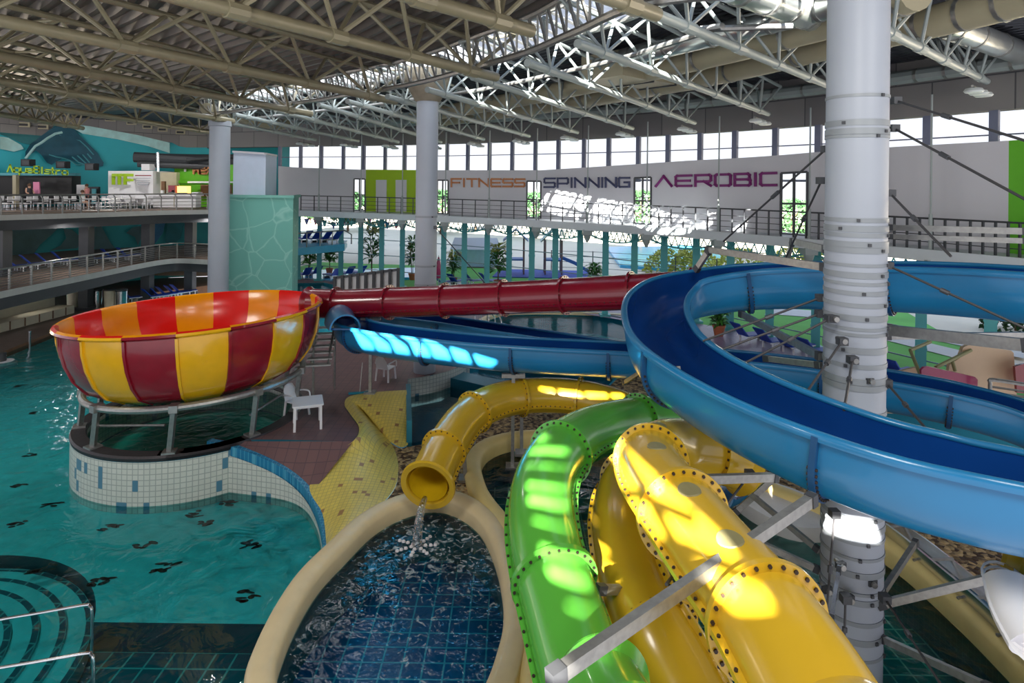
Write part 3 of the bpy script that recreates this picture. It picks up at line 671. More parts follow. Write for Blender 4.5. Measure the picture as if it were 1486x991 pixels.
# corrugated deck: outer part (ring+OUT -> wall) and inner part
def corr(b, P0, D0, length, pitch=.36, amp=.09, drop=0.0, skip=None):
    rows = []; n = int(length/pitch*4)
    for k in range(n+1):
        s = k*pitch/4; z = amp if (k % 4) in (1, 2) else 0
        rows.append([p+d*s+V((0,0,z-drop*s)) for p, d in zip(P0, D0)])
    b.grid(rows)
q0, q1 = offs(full_ring, 0, 0), offs(full_ring, 1, 0)
op = offs(full_ring, OUT, 13.9); od = [q1[i]-q0[i] for i in range(len(full_ring))]
b = MB(); corr(b, op, od, 23, .36, .09, .0)
b.grid([offs(full_ring[:21], -.2, 13.75), offs(full_ring[:21], OUT+.2, 13.98)]); b.grid([offs(full_ring[-16:], -.2, 13.75), offs(full_ring[-16:], OUT+.2, 13.98)]); struct(b.build('ceiling_outer', mat('roof_sheet_dark', (.05,.055,.07), .5, .2), smooth_ang=20), 'dark corrugated roof sheets over the far side')
ip = offs(full_ring, 0, 13.65); ids = [-d for d in od]
# inner deck, cut off before the holes of the sun mask
b = MB(); corr(b, ip, ids, 19, .5, .17, 0.0); struct(b.build('ceiling_inner', roofm, smooth_ang=20), 'dark corrugated roof sheets over the near left side')
# added unseen roof behind the viewpoint; holes cut to shape the sun patches
SUN_HOLES = [[(-6.25,-12.6),(-5.9,-13.3),(-6.0,-14.6),(-6.02,-15.8),(-5.97,-17.2),(-5.9,-18.6),(-6.5,-18.6),(-6.75,-17.0),(-6.75,-15.4),(-6.65,-13.8)],
 [(-5.5,-13.7),(-4.9,-12.9),(-4.4,-14.4),(-4.1,-15.4),(-4.0,-16.6),(-4.5,-16.9),(-4.95,-16.0),(-5.25,-15.2)],
 [(-12.2,-4.4),(-10.2,-5.3),(-9.0,-6.3),(-7.7,-7.5),(-8.2,-8.0),(-9.4,-7.4),(-10.4,-7.0),(-12.2,-6.3)],
 [(-7.3,-8.9),(-6.0,-9.3),(-4.7,-9.5),(-4.7,-10.0),(-6.0,-9.9),(-7.1,-9.4)], [(-2.3,-15.7),(-1.6,-15.9),(-1.7,-16.9),(-2.5,-16.6)]]
def tr(i, pts):
    h = 15-(4.0,4.8,4.0,2.8,3.1)[i]; return [V((p.x+h*.66-(h-1)*.70, p.y+h*2.28-(h-1)*2.5, 14 if p.z else 0)) for p in pts]
b = MB(); b.slab([V((x,y,0)) for x,y in ((34,-60),(34,-14),(16,-9),(7,-6),(-2,-1),(-10,5),(-18,17),(-26,24),(-47,36),(-47,-60))], 14.1, 14.0, [tr(i, [V((x,y,0)) for x,y in h]) for i, h in enumerate(SUN_HOLES)])
struct(b.build('sun_mask_roof', roofm), None)
b = MB(); random.seed(3)  # wavy bars added across the holes to break up the sun patches
for n_, (y, x0, x1) in enumerate([(-13.6-.55*k, -7.1, -5.3) for k in range(9)]):
    pts = [V((x0+(x1-x0)*t/6, y+.45*math.sin(t*.55+n_*.3)+.22*t/6, 15)) for t in range(7)]; b.tube(tr(0,pts), .055+.03*(n_ % 3), 6)
for pts in (((-5.4,-14.9),(-4.9,-14.7),(-4.3,-15.1)),((-4.9,-13.3),(-4.75,-14.6),(-4.7,-15.8),(-4.5,-16.8)),((-5.0,-15.9),(-4.6,-15.75),(-4.0,-16.0))):
    b.tube(tr(1,[V((x,y,15)) for x,y in pts]), .07, 6)
for k in range(6):
    x = -11.6+k*.62; b.tube(tr(2,[V((x-.25,-4.6-k*.2,15)), V((x+.05,-5.6-k*.2,15)), V((x-.1,-7.2-k*.15,15))]), .06+.02*(k % 3), 6)
for k in range(3): b.tube(tr(3,[V((-6.7+k*.75,-8.6,15)), V((-6.5+k*.75,-10.3,15))]), .06, 6)
struct(b.build('sun_stripe_bars', galv))
# ducts
def pathduct(name, label, pts, rad, mt_, ribs=False, n=14):
    r = thing(name, label, 'duct', tuple(pts[0])); m_ = MB(); sp = smooth(pts, 4); m_.tube(sp, rad, n); m_.build('duct_pipe', mt_, r)
    for k in range(1, len(sp)-1, 2):
        t = (sp[k+1]-sp[k-1]).normalized(); m_ = MB(); m_.tube([sp[k]-t*.05, sp[k]+t*.05], rad*1.06, n); m_.build('duct_band', galv, r)
def Dz(x, y, z): return PZ(x, y, z)
pathduct('air_duct', 'beige round air duct, upper one crossing the right ceiling', [Dz(600,170,13.1),Dz(760,142,13.1),Dz(957,99,13.1),Dz(1205,34,13.1),Dz(1330,-10,13.1)], .38, duct)
pathduct('air_duct', 'beige round air duct, lower one crossing the right ceiling', [Dz(610,178,13.1),Dz(800,152,13.1),Dz(1009,114,13.1),Dz(1205,66,13.1),Dz(1310,42,13.1),Dz(1430,12,13.1),Dz(1530,-16,13.1)], .4, duct)
pathduct('spiral_duct', 'silver spiral air duct above the beige ones', [Dz(905,84,13.3),Dz(1000,60,13.3),Dz(1158,21,13.3),Dz(1260,-8,13.3)], .32, ductw)
pathduct('air_duct', 'thick pale duct at the top beside the large column', [Dz(1060,-22,13.3),Dz(1130,4,13.3),Dz(1180,24,13.3),Dz(1215,40,13.4)], .38, ductw)
pathduct('air_duct', 'silver duct at the upper right corner', [Dz(1372,36,13.4),Dz(1430,58,13.4),Dz(1500,84,13.4)], .36, ductw)
pathduct('air_duct', 'long pale ring duct along the top of the concrete wall', [wp(x, 0, .97)*0+wv(x, 13.2, .97) for x in (520,650,780,900,1010,1100,1187,1270,1350,1442,1540)], .26, steelp2, n=10)
pathduct('air_duct', 'beige duct with an upright branch above the left column', [Dz(300,158,12.9),Dz(340,172,12.9),Dz(400,182,12.9),Dz(418,178,13.1)], .34, duct)
# box unit
r = thing('ventilation_unit', 'pale beige ventilation box with stepped duct pieces under the ceiling', 'ventilation unit', tuple(Dz(900,110,13)))
c0 = Dz(895,112,12.9); dr = (Dz(1000,132,12.9)-c0).normalized(); an = math.atan2(dr.y, dr.x)
for k,(dd,w,l,h) in enumerate(((0,1.9,1.7,.9),(1.7,1.6,1.5,.75),(3.2,1.2,1.3,.6),(4.4,1.0,1.0,.5))):
    m_ = MB(); m_.box(c0+dr*dd+V((0,0,.3)), (l,w,h), an); m_.build('duct_box', duct, r)
    m_ = MB(); m_.box(c0+dr*(dd+l/2)+V((0,0,.3)), (.05,w+.1,h+.1), an); m_.build('box_flange', darks, r)
# ================================================================== SLIDES
def stations(path, step, first=0.6):
    out = []; acc = -first; L = 0
    for i in range(1, len(path)-1):
        acc += (path[i]-path[i-1]).length
        if acc >= step: out.append(i); acc = 0
        elif acc >= 0 and not out and acc < 1: out.append(i); acc = 0
    return out
def frame(path, i):
    t = (path[min(i+1, len(path)-1)]-path[max(i-1, 0)]).normalized(); sd = t.cross(V((0,0,1))).normalized(); return t, sd, sd.cross(t)
BM = []
def boltmesh(thick):
    if not BM:
        b = MB(); b.tube([(0,0,-thick*.5-.02),(0,0,thick*.5+.02)], .021, 6); o = b.build('bolt', bolt); BM.append(o.data); bpy.data.objects.remove(o)
    return BM[0]
def ring_flange(root, path, i, R, mt_, w=.09, thick=.07, a0=0, a1=2*PI, nb=20, nm='flange', bolts=True, gap=False):
    t, sd, u = frame(path, i); p = path[i]; b = MB(); n = 40
    rows = []
    for rr, o in ((R-.005, -thick/2), (R+w, -thick/2), (R+w, thick/2), (R-.005, thick/2), (R-.005, -thick/2)):
        rows.append([p+t*o+(sd*math.cos(a)+u*math.sin(a))*rr for a in [a0+(a1-a0)*k/n for k in range(n+1)]])
    b.grid(rows, 0, smooth_ := False)
    if bolts and nb >= 24:
        o = b.build(nm, mt_, root); bm_ = boltmesh(thick)
        for k in range(nb):
            a = a0+(a1-a0)*(k+.5)/nb; q = p+(sd*math.cos(a)+u*math.sin(a))*(R+w*.55)
            c = bpy.data.objects.new('bolt', bm_); COL.objects.link(c); c.parent = o; c.location = q; c.rotation_mode = 'QUATERNION'; c.rotation_quaternion = t.to_track_quat('Z','Y')
        return o
    if bolts:
        for k in range(nb):
            a = a0+(a1-a0)*(k+.5)/nb; q = p+(sd*math.cos(a)+u*math.sin(a))*(R+w*.55)
            for s in (-1, 1): b.tube([q+t*(s*thick*.4), q+t*(s*(thick*.5+.018))], .02, 6, 1)
    return b.build(nm, [mt_, bolt], root)
def tube_slide(name, label, pts, R, mt_, inner=None, step=2.4, seams=(), first=.6, seam_w=.07, mouth=True, flare=False, portholes=(), fm=None, nstep=.18, nb=22):
    path = resample(smooth(pts, 10), nstep); root = thing(name, label, 'water slide', tuple(path[0]))
    b = MB(); n = 32; prof = [(R*math.cos(2*PI*k/n), R*math.sin(2*PI*k/n)) for k in range(n)]
    b.sweep(path, prof, caps=False); o = b.build('tube_shell', mt_, root)
    b = MB(); prof2 = [((R-.04)*math.cos(-2*PI*k/n), (R-.04)*math.sin(-2*PI*k/n)) for k in range(n)]
    b.sweep(path, prof2, caps=False); b.build('tube_lining', inner or mt_, root)
    for e in (0, len(path)-1):
        t, sd, u = frame(path, e); b = MB(); s = 1 if e else -1; rows = []
        fl = 1.12 if (flare and e == 0) else 1.0
        for rr, oo in ((R-.04, -.12), (R-.04+.06*(fl > 1), .04), ((R+.07)*fl, .06), ((R+.09)*fl, 0), (R+.0, -.12)):
            rows.append([path[e]+t*(s*oo)+(sd*math.cos(a)+u*math.sin(a))*rr for a in [2*PI*k/40 for k in range(40)]])
        b.grid(rows, 0, True); b.build('mouth_rim', mt_, root)
    for i in stations(path, step, first): ring_flange(root, path, i, R, fm or mt_, nb=nb)
    for a in seams:
        b = MB(); ca, sa = math.cos(a), math.sin(a)
        pr = [(ca*(R-.01)-sa*.03, sa*(R-.01)+ca*.03), (ca*(R+seam_w)-sa*.03, sa*(R+seam_w)+ca*.03), (ca*(R+seam_w)+sa*.03, sa*(R+seam_w)-ca*.03), (ca*(R-.01)+sa*.03, sa*(R-.01)-ca*.03)]
        b.sweep(path, pr)
        k = 1
        for i in range(1, len(path)-1):
            t, sd, u = frame(path, i); q = path[i]+(sd*ca+u*sa)*(R+seam_w*.6); nn = (u*ca-sd*sa)
            b.tube([q-nn*.05, q+nn*.05], .018, 6, 1)
        b.build('seam_flange', [mt_, bolt], root)
    for i, a in portholes:
        i = int(i*(len(path)-1)); t, sd, u = frame(path, i); d = sd*math.cos(a)+u*math.sin(a); w_ = t.cross(d)
        b = MB(); rows = []
        for rr in (.001, .16, .175):
            rows.append([])
            for k in range(20):
                q = 2*PI*k/20; lt, lw = rr*math.cos(q), rr*math.sin(q)*.8
                aa = lw/R; dd = d*math.cos(aa)+w_*math.sin(aa); rows[-1].append(path[i]+t*lt+dd*(R+(.012 if rr < .17 else -.01)))
        b.grid(rows, 0, True); b.build('porthole_patch', blackb, root)
    return root, path
# yellow tube whose mouth pours into the plunge pool
yp = [P(621,703,14.9), P(636,668,15.7), P(652,640,16.4), P(672,612,17.2), P(702,590,18.0), P(742,577,18.7), P(790,573,19.0), P(845,577,18.8), P(900,592,18.2), P(955,620,17.2), P(1010,640,16.6), P(1060,660,16.2)]
tube_slide('yellow_tube_slide', 'yellow enclosed tube slide curving over pebbles with its open mouth above the plunge pool', yp, .52, yellow, yellowd, 1.75, (math.radians(200), math.radians(-20)), 1.2, flare=True)
# green tube
gp = [P(872,1040,6.5), P(848,985,7.0), P(822,900,7.7), P(797,815,8.5), P(786,750,9.3), P(790,700,10.1), P(812,660,11.1), P(850,632,12.2), P(905,615,13.2), P(965,607,13.9), P(1040,603,14.2)]
tube_slide('green_tube_slide', 'bright green enclosed tube slide bending down toward the bottom of the photo', gp, .50, green, None, 2.9, (math.radians(195), math.radians(-8)), 1.7, nb=26)
# big yellow tube, front
bp_ = [P(1215,1075,4.7), P(1165,985,5.15), P(1110,900,5.8), P(1045,820,6.7), P(992,750,7.7), P(955,700,8.8), P(946,668,9.8), P(975,652,10.6), P(1030,655,11.0), P(1085,672,11.2)]
_root, _path = tube_slide('yellow_tube_slide', 'large yellow enclosed tube slide with grey oval patches, widest in the foreground', bp_, .50, yellow, None, 1.9, (math.radians(180),), .9, portholes=((.22,1.75),(.37,1.7),(.55,1.6),(.70,1.5)), nb=26)
# lower yellow tube
lp_ = [P(1040,1090,6.9), P(995,1000,7.4), P(952,920,7.9), P(925,855,8.6), P(912,800,9.2), P(905,750,10.0), P(915,705,11.0), P(955,680,11.9), P(1010,690,12.4)]
tube_slide('yellow_tube_slide', 'lower yellow tube slide between the green and the large yellow tube, with bolted side seam', lp_, .50, yellow, None, 3.2, (math.radians(185), math.radians(60)), 1.2, nb=26)
# green flange end at bottom
gp2 = [P(905,1060,5.6), P(878,1004,6.2), P(872,985,6.6)]
tube_slide('green_tube_slide', 'short bright green tube end with bolted flange at the bottom edge', [P(935,1130,5.2), P(897,1048,5.8), P(872,995,6.3)], .42, green, None, 5, (), .3, nb=24)
# red tube to the bowl
rp_ = [P(448,440,22.6), P(500,441,22.3), P(560,439,21.8), P(650,436,21.0), P(750,431.5,20.1), P(850,427,19.0), P(930,423,18.2), P(1010,419,17.4)]
tube_slide('red_tube_slide', 'dark red enclosed tube slide running from the bowl across the hall', rp_, .52, redt, None, 2.15, (math.radians(-25), math.radians(205)), .9, fm=redt)
# ---- blue open flumes
def flume(name, label, pts, mt_, mi, W=.62, D=.95, step=2.6, first=.8, flm=blued, nstep=.2, lip=.07, R=None):
    path = resample(smooth(pts, 10), nstep); root = thing(name, label, 'water slide', tuple(path[0]))
    def uprof(w, d, k=22):      # lips at height 0, round bottom at -d
        out = [(-w, 0)]; 
        for i in range(k+1):
            a = PI+PI*i/k; out.append((w*math.cos(a), -(d-w)+w*math.sin(a)))
        return out+[(w, 0)]
    o = uprof(W, D); i_ = uprof(W-.035, D-.035)
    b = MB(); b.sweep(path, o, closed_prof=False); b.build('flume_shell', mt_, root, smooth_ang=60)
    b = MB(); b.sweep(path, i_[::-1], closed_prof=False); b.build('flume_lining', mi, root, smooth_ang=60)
    for s in (-1, 1):
        b = MB(); pr = [(s*(W-.06), .0), (s*(W-.05), .045), (s*(W), .06), (s*(W+lip), .045), (s*(W+lip+.01), -.02), (s*(W+lip), -.06), (s*(W), -.045)]
        if s > 0: pr = pr[::-1]
        b.sweep(path, pr); b.build('flume_lip', mt_, root, smooth_ang=70)
    for i in stations(path, step, first):
        t, sd, u = frame(path, i); b = MB(); rows = []
        oo = uprof(W, D, 24); big = uprof(W+.085, D+.085, 24)
        for pr, dz in ((oo, -.04), (big, -.04), (big, .04), (oo, .04)): rows.append([path[i]+t*dz+sd*x+u*y for x, y in pr])
        b.grid(rows)
        for k in range(1, 25, 1):
            x, y = ((oo[k][0]+big[k][0]*1.0)/2, (oo[k][1]+big[k][1])/2); q = path[i]+sd*x+u*y
            b.tube([q-t*.065, q+t*.065], .02, 6, 1)
        b.build('flange', [flm, bolt], root)
    return root, path
loopA = [(1700,408,10.3),(1600,400,11),(1486,394,11.8),(1400,389,12.5),(1300,386,13.3),(1190,386,14.2),(1100,389,14.8),(1030,397,15),(985,408,14.9),(960,425,14.3),(951,445,13.4),(956,470,12.4),(970,492,11.5),(1000,516,10.6),(1050,545,9.8),(1117,576,9.0),(1200,608,8.3),(1300,640,7.8),(1400,663,7.5),(1486,681,7.4),(1600,700,7.4),(1750,712,7.8)]
flume('blue_open_slide', 'large blue open slide sweeping in a wide loop around the big column in the foreground', [P(*q) for q in loopA], blue, bluein, .64, .98, 2.9, 1.0)
loopB = [(1700,700,12.2),(1600,640,13),(1486,592,14),(1386,565,14.7),(1290,547,15.5),(1190,531,16.3),(1060,517,17.2),(920,506,17.9),(800,500,18.4),(700,494,18.9),(610,485,19.4),(550,477,20.0),(515,469,20.9),(510,462,22.0),(535,457,23.0),(580,458,23.6),(640,464,23.4),(720,476,22.6),(800,488,21.9),(880,500,21.2),(960,514,20.4),(1040,530,19.4)]
flume('blue_open_slide', 'blue open slide running left behind the loop and turning back beside the bowl', [P(*q) for q in loopB], blue, bluein, .56, .86, 2.6, .8)
# blue cover scoop near the turn
r = thing('blue_slide_hood', 'blue rounded hood standing on the turn of the far blue slide', 'slide hood', tuple(P(512,470,20.6)))
b = MB(); hp = [P(500,478,19.9), P(492,468,20.9), P(497,459,22.2), P(520,453,23.3)]; hs = smooth(hp, 6)
b.sweep(hs, [(.62+.5*math.cos(a)-.6, .48*math.sin(a)) for a in [PI*k/12 for k in range(13)]]+[(.62+.45*math.cos(a)-.6, .43*math.sin(a)) for a in [PI-PI*k/12 for k in range(13)]]); b.build('hood_shell', blue, r)
b = MB(); b.tube([hs[0]+V((-.5,0,0)), hs[0]+V((.5,0,0))], .04, 8); b.build('hood_bar', blued, r)
# small blue outlet in the splash pool and the white landing
r = thing('blue_slide_outlet', 'small blue slide outlet spilling onto the white landing', 'slide outlet', tuple(P(1055,722,12.5)))
b = MB(); op_ = smooth([P(1085,700,13.4), P(1062,708,13.2), P(1042,716,12.7)], 6)
b.sweep(op_, [(.32*math.cos(a), .32*math.sin(a)) for a in [PI+PI*k/14 for k in range(15)]]+[(.28*math.cos(a), .28*math.sin(a)) for a in [2*PI-PI*k/14 for k in range(15)]]); b.build('outlet_trough', blue, r)
b = MB(); b.sweep(op_, [(-.38,0),(-.28,0),(-.28,.05),(-.38,.05)]); b.sweep(op_, [(.28,0),(.38,0),(.38,.05),(.28,.05)]); b.build('outlet_lip', bluein, r)
b = MB(); b.slab(smooth([PZ(x,y,.85) for x,y in ((1062,712),(1110,700),(1190,728),(1225,762),(1160,768),(1100,745))], 4, True), .9, -.4); struct(b.build('landing_platform', mat('landing_white',(.75,.73,.72),.4)))
# ================================================================== BOWL
C0 = V((-10.02, 19.9, 4.84)); RB2 = 3.70
tilt = Matrix.Rotation(math.radians(-2.9), 3, V((.25,1,0)).normalized())
bw = thing('bowl_slide', 'giant red and yellow striped bowl slide above the splash basin', 'water slide', tuple(C0))
profo = [(RB2+.10,.0),(RB2+.13,-.06),(RB2+.05,-.12),(RB2-.0,-.13),(RB2-.01,-.5),(RB2-.10,-.95),(RB2-.30,-1.45),(RB2-.62,-1.87),(RB2-1.15,-2.16)]
profi = [(RB2+.10,.0),(RB2+.02,.04),(RB2-.06,-.02),(RB2-.09,-.5),(RB2-.22,-.92),(RB2-.48,-1.36),(RB2-.86,-1.72),(RB2-1.6,-2.02),(1.0,-2.25),(.45,-2.3)]
NS = 18
for k in range(NS):
    a0 = 2*PI*k/NS+.155; a1 = a0+2*PI/NS; odd = k % 2
    b = MB(); b.lathe(C0, profo, 6, 0, a0, a1, tilt)
    # raised rib on the joint
    for s in (0,):
        rows = []
        for da, ex_ in ((-.012,0),(-.010,.05),(.010,.05),(.012,0)):
            rows.append([C0+tilt @ V(((r_+ex_)*math.cos(a0+da), (r_+ex_)*math.sin(a0+da), z-.0)) for r_, z in profo[2:]])
        b.grid(rows)
    b.build('outer_panel', redo if odd else yelo, bw, smooth_ang=50)
    b = MB(); b.lathe(C0, profi[::-1], 6, 0, a0, a1, tilt); b.build('inner_panel', yelb if odd else redb, bw, smooth_ang=50)
# bowl cradle: ring pipe with legs down to the basin rim
cr = thing('steel_cradle', 'grey steel ring and legs carrying the bowl slide', 'support frame', tuple(C0-V((0,0,2))))
rg = [C0+tilt @ V((3.12*math.cos(2*PI*k/60), 3.12*math.sin(2*PI*k/60), -2.12)) for k in range(60)]
b = MB(); b.tube(rg, .10, 10, closed=True); b.build('ring_pipe', galv, cr)
for a in (-155,-118,-75,-35,5,50,95,140,180):
    q = math.radians(a); top = C0+tilt @ V((3.12*math.cos(q), 3.12*math.sin(q), -2.12)); ft = V((Cb.x+3.12*math.cos(q), Cb.y+3.12*math.sin(q), DECK+.02))
    b = MB(); b.bar(top, ft, .13, .13); b.build('leg', galv, cr)
    b = MB(); b.box(ft+V((0,0,.04)), (.34,.34,.06), q); b.build('leg_plate', galv, cr); b = MB(); b.box(top, (.3,.22,.2), q); b.build('leg_bracket', galv, cr)
for a in (-118,-35,50,140):
    q = math.radians(a); q2 = math.radians(a+40)
    b = MB(); b.tube([V((Cb.x+3.0*math.cos(q), Cb.y+3.0*math.sin(q), DECK+.6)), V((Cb.x+3.0*math.cos(q2), Cb.y+3.0*math.sin(q2), DECK+.75))], .035, 6); b.build('tie_bar', galv, cr)
# ================================================================== COLUMNS
def column(name, label, x, ytop, ybot, Z, rad, ztop, zbot, straps, cap=False):
    base = P(x, ybot, Z); c = V((base.x, base.y, 0)); r = thing(name, label, 'column', (c.x, c.y, zbot))
    b = MB(); b.tube([c+V((0,0,zbot)), c+V((0,0,ztop))], rad, 40); b.build('shaft', columnw, r)
    for z, h in straps:
        b = MB(); b.lathe(c+V((0,0,z)), [(rad,-h/2),(rad+.014,-h/2),(rad+.014,h/2),(rad,h/2)], 40)
        aa = random.uniform(-2.6,-.6); b.box(c+V(((rad+.02)*math.cos(aa),(rad+.02)*math.sin(aa),z)), (.04,.05,.05), aa, 1)
        b.build('strap', [strapm, darks], r)
    if cap:
        b = MB(); b.lathe(c+V((0,0,ztop)), [(rad,0),(rad+.08,.05),(rad+.5,.75),(rad+.5,1.25),(.1,1.25)], 32); b.build('capital', concrete2, r)
    else:
        b = MB(); b.lathe(c+V((0,0,ztop-.3)), [(rad,0),(rad+.06,.03),(rad+.06,.3),(.1,.3)], 32); b.build('capital', columnw, r)
    return c, r
strapm = mat('steel_strap', (.27,.30,.33), .45, .1)
zz = lambda y, Z: P(1240, y, Z).z
ZB = 10.6; RBC = .478
strap_y = [143,181,193,200,318,330,339,352,360,381,395,407,420,437,455,470,478,500,522,543,552,590,735,752,768,790,812,838,850,880,905,930]
cb, cbr = column('large_column', 'thick white column wrapped in steel straps at the right of the photo', 1238, 0, 640, ZB, RBC, 13.4, -2.4, [(zz(y,ZB), random.choice((.05,.07,.1))) for y in strap_y])
column('round_column', 'white column with a wide flared concrete head in the middle of the hall', 616, 150, 540, 24.7, .43, P(619,148,24.7).z, DECK, [(P(612,y,24.7).z,.08) for y in (314,385,412)], True)
column('round_column', 'plain white column in front of the teal tower', 316.5, 176, 420, 34, .53, P(318,176,34).z, .2, [])
# struts from big column to the slide, in picture positions
def strut(name, label, a, c, w=.12, mt_=None, cat='strut', cap=True, h=None):
    A, C = P(*a), P(*c); r = thing(name, label, cat, tuple(A)); w *= .75; h = (h or w*1.4)*(.8 if h else 1)
    b = MB(); b.bar(A, C, w, h); b.build('beam', mt_ or galv, r)
    d = (C-A).normalized()
    for q, s in ((A, 1), (C, -1)):
        b = MB(); b.bar(q-d*.02, q+d*s*.12, w*1.25, h*1.15); b.build('end_bracket', darks, r)
    return r
def cable(label, a, c, rad=.02):
    A, C = P(*a), P(*c); r = thing('tie_rod', label, 'tie rod', tuple(A)); d = (C-A)
    b = MB(); b.tube([A, C], rad, 6); b.build('rod', mat('rod_dark',(.045,.045,.05),.5), r)
    b = MB(); b.tube([A+d*.40, A+d*.46], rad*2, 8); b.build('turnbuckle', darks, r)
    b = MB(); b.box(A, (.14,.14,.12)); b.build('anchor', darks, r)
strut('support_strut', 'long galvanised beam crossing over the green and large yellow tube to the blue slide', (800,985,4.9), (1182,722,7.1), .12, h=.15)
strut('support_strut', 'horizontal galvanised beam above the upper end of the large yellow tube', (948,698,8.9), (1128,692,10.2), .12)
strut('support_strut', 'short galvanised beam below the blue slide at the top of the large yellow tube', (938,620,10.4), (1060,650,11.0), .11)
strut('support_strut', 'horizontal beam between green and yellow tubes', (868,855,8.0), (1188,862,10.3), .10)
strut('support_strut', 'dark beam from the column down right to the pool edge', (1275,878,10.2), (1440,838,9.4), .11)
strut('support_strut', 'dark inclined beam rising left of the pool gutter', (1278,864,10.3), (1330,785,11.5), .10)
strut('support_strut', 'dark low beam from the column toward the lower right corner', (1276,925,10.3), (1440,1000,8.6), .10)
strut('support_strut', 'dark inclined beam under the loop behind the tie rods', (1185,640,11.4), (1065,745,12.0), .10)
strut('support_strut', 'long dark beam under the blue slide toward the column', (1030,755,11.2), (1190,828,10.8), .10)
strut('support_strut', 'dark diagonal beam low between the yellow tube and the column', (1075,705,12.0), (1190,800,10.9), .09)
strut('support_strut', 'dark upright beam in the splash pool left of the column', (1085,790,11.5), (1135,905,10.9), .08)
strut('support_strut', 'galvanised beam from the column up to the upper blue loop', (1075,455,14.0), (1192,518,11.0), .12)
strut('support_strut', 'galvanised bracket beam above the blue loop reaching the column', (1026,362,14.6), (1200,388,11.2), .13)
strut('support_strut', 'short steep bracket leg at the top of the blue loop', (1010,392,14.9), (1030,362,14.5), .12)
strut('support_strut', 'second bracket above the loop closer to the column', (1150,350,13.5), (1200,362,11.4), .12)
strut('support_strut', 'steep leg of the second bracket', (1150,350,13.5), (1142,378,13.9), .10)
strut('support_strut', 'upper grey beam running right from the column at gallery level', (1288,330,10.9), (1500,336,9.0), .10, h=.12)
strut('support_strut', 'lower grey beam running right from the column at gallery level', (1288,343,10.9), (1500,350,9.0), .08, h=.10)
strut('support_strut', 'heavy galvanised beam to the right of the column below the upper blue slide', (1282,478,11.0), (1500,502,8.8), .16, h=.22)
strut('support_strut', 'second galvanised beam just below the heavy one', (1282,488,11.2), (1500,486,11.0), .10)
strut('support_strut', 'galvanised bracket under the left blue slide near the loop', (925,548,15.5), (985,535,11.9), .09)
strut('support_strut', 'galvanised bracket leg below the loop turn', (905,556,16.2), (950,527,14.2), .09)
strut('support_strut', 'stub beam with black clamp at the left side of the column', (1110,520,12.2), (1192,530,11.0), .10)
strut('support_strut', 'steel upright in front of the column base', (1206,905,9.2), (1218,822,9.9), .07, stain)
for i, (l, a, c) in enumerate((
 ('dark tie rod from the column to the blue loop, upper left',(1199,216,10.9),(1050,350,14.3)),
 ('dark tie rod descending left of the column at gallery height',(1192,262,10.9),(1140,375,13.8)),
 ('long tie rod from the column to the upper right edge',(1297,186,10.6),(1500,296,8.0)),
 ('second long tie rod above it at the right',(1300,146,10.7),(1500,208,8.2)),
 ('tie rod falling right from the column across the upper blue slide',(1291,280,10.5),(1380,372,9.2)),
 ('tie rod crossing the upper blue slide down to the right',(1288,385,10.5),(1500,482,9.0)),
 ('tie rod from the column left to the loop interior, uppermost',(1191,432,10.9),(1020,495,11.3)),
 ('tie rod from the column left to the loop interior, middle',(1190,455,10.8),(1040,510,11.0)),
 ('tie rod from the column left to the loop interior, lowest',(1205,462,10.2),(1075,530,10.6)),
 ('tie rod from the column down to the near side of the loop',(1222,495,10.0),(1170,570,9.2)),
 ('upright tie rod in front of the column to the near blue slide',(1237,522,10.0),(1225,595,8.7)),
 ('tie rod right of the column down into the loop',(1286,555,10.3),(1355,635,9.2)),
 ('tie rod over the large yellow tube',(1088,688,10.4),(967,848,6.6)),
 ('vertical tie rod left on the column foot',(1211,745,9.9),(1196,935,9.6)),
 ('vertical tie rod right on the column foot',(1227,868,9.7),(1224,975,9.5)),
 ('thin cable down right of the column foot',(1284,868,9.9),(1370,1000,8.4)),
 ('cable from the middle column down right to the pool',(632,330,24.2),(705,412,28)),
 ('cable beside the middle column above the blue slide',(622,470,24.0),(635,490,19.8)),
 )): cable(l, a, c)
for x,y in ((1210,462),(1222,494),(1238,522),(1262,552),(1220,820),(1232,868),(1200,855),(1265,845)):
    p = P(x, y, ZB-RBC-.1) if abs(x-1238) < 20 else P(x, y, ZB-.45)
    r = thing('column_clamp', 'black clamp bolted to the large column at %s' % ('its middle height' if y < 600 else 'its foot above the water'), 'clamp', tuple(p), group='upper column clamps' if y < 600 else 'lower column clamps')
    b = MB(); b.box(p, (.16,.08,.09), .3); b.build('clamp_plate', darks, r); b = MB(); b.tube([p-V((0,.1,0)), p+V((0,.14,0))], .045, 8); b.build('clamp_bolt', galv, r)
# supports below far slides
def post(label, x, y0, Z, x1, y1, zfoot, w=.10):
    A = P(x, y0, Z); B = V((P(x1, y1, Z).x, Z, zfoot)); r = thing('slide_support', label, 'support post', tuple(B))
    b = MB(); b.bar(A, B, w, w); b.build('post', galv, r); b = MB(); b.box(B+V((0,0,.04)), (.4,.4,.08)); b.build('foot_plate', galv, r)
    b = MB(); b.box(A, (.7,.14,.12)); b.build('saddle', galv, r)
post('galvanised post under the yellow tube over the pebbles', 757, 592, 18.9, 757, 650, GRV)
post('galvanised post under the near bend of the yellow tube', 672, 640, 17.2, 676, 690, GRV)
post('galvanised post under the middle of the far blue slide', 745, 545, 18.6, 745, 560, .5)
post('galvanised post under the red tube left of the column', 538, 462, 22, 538, 500, DECK)
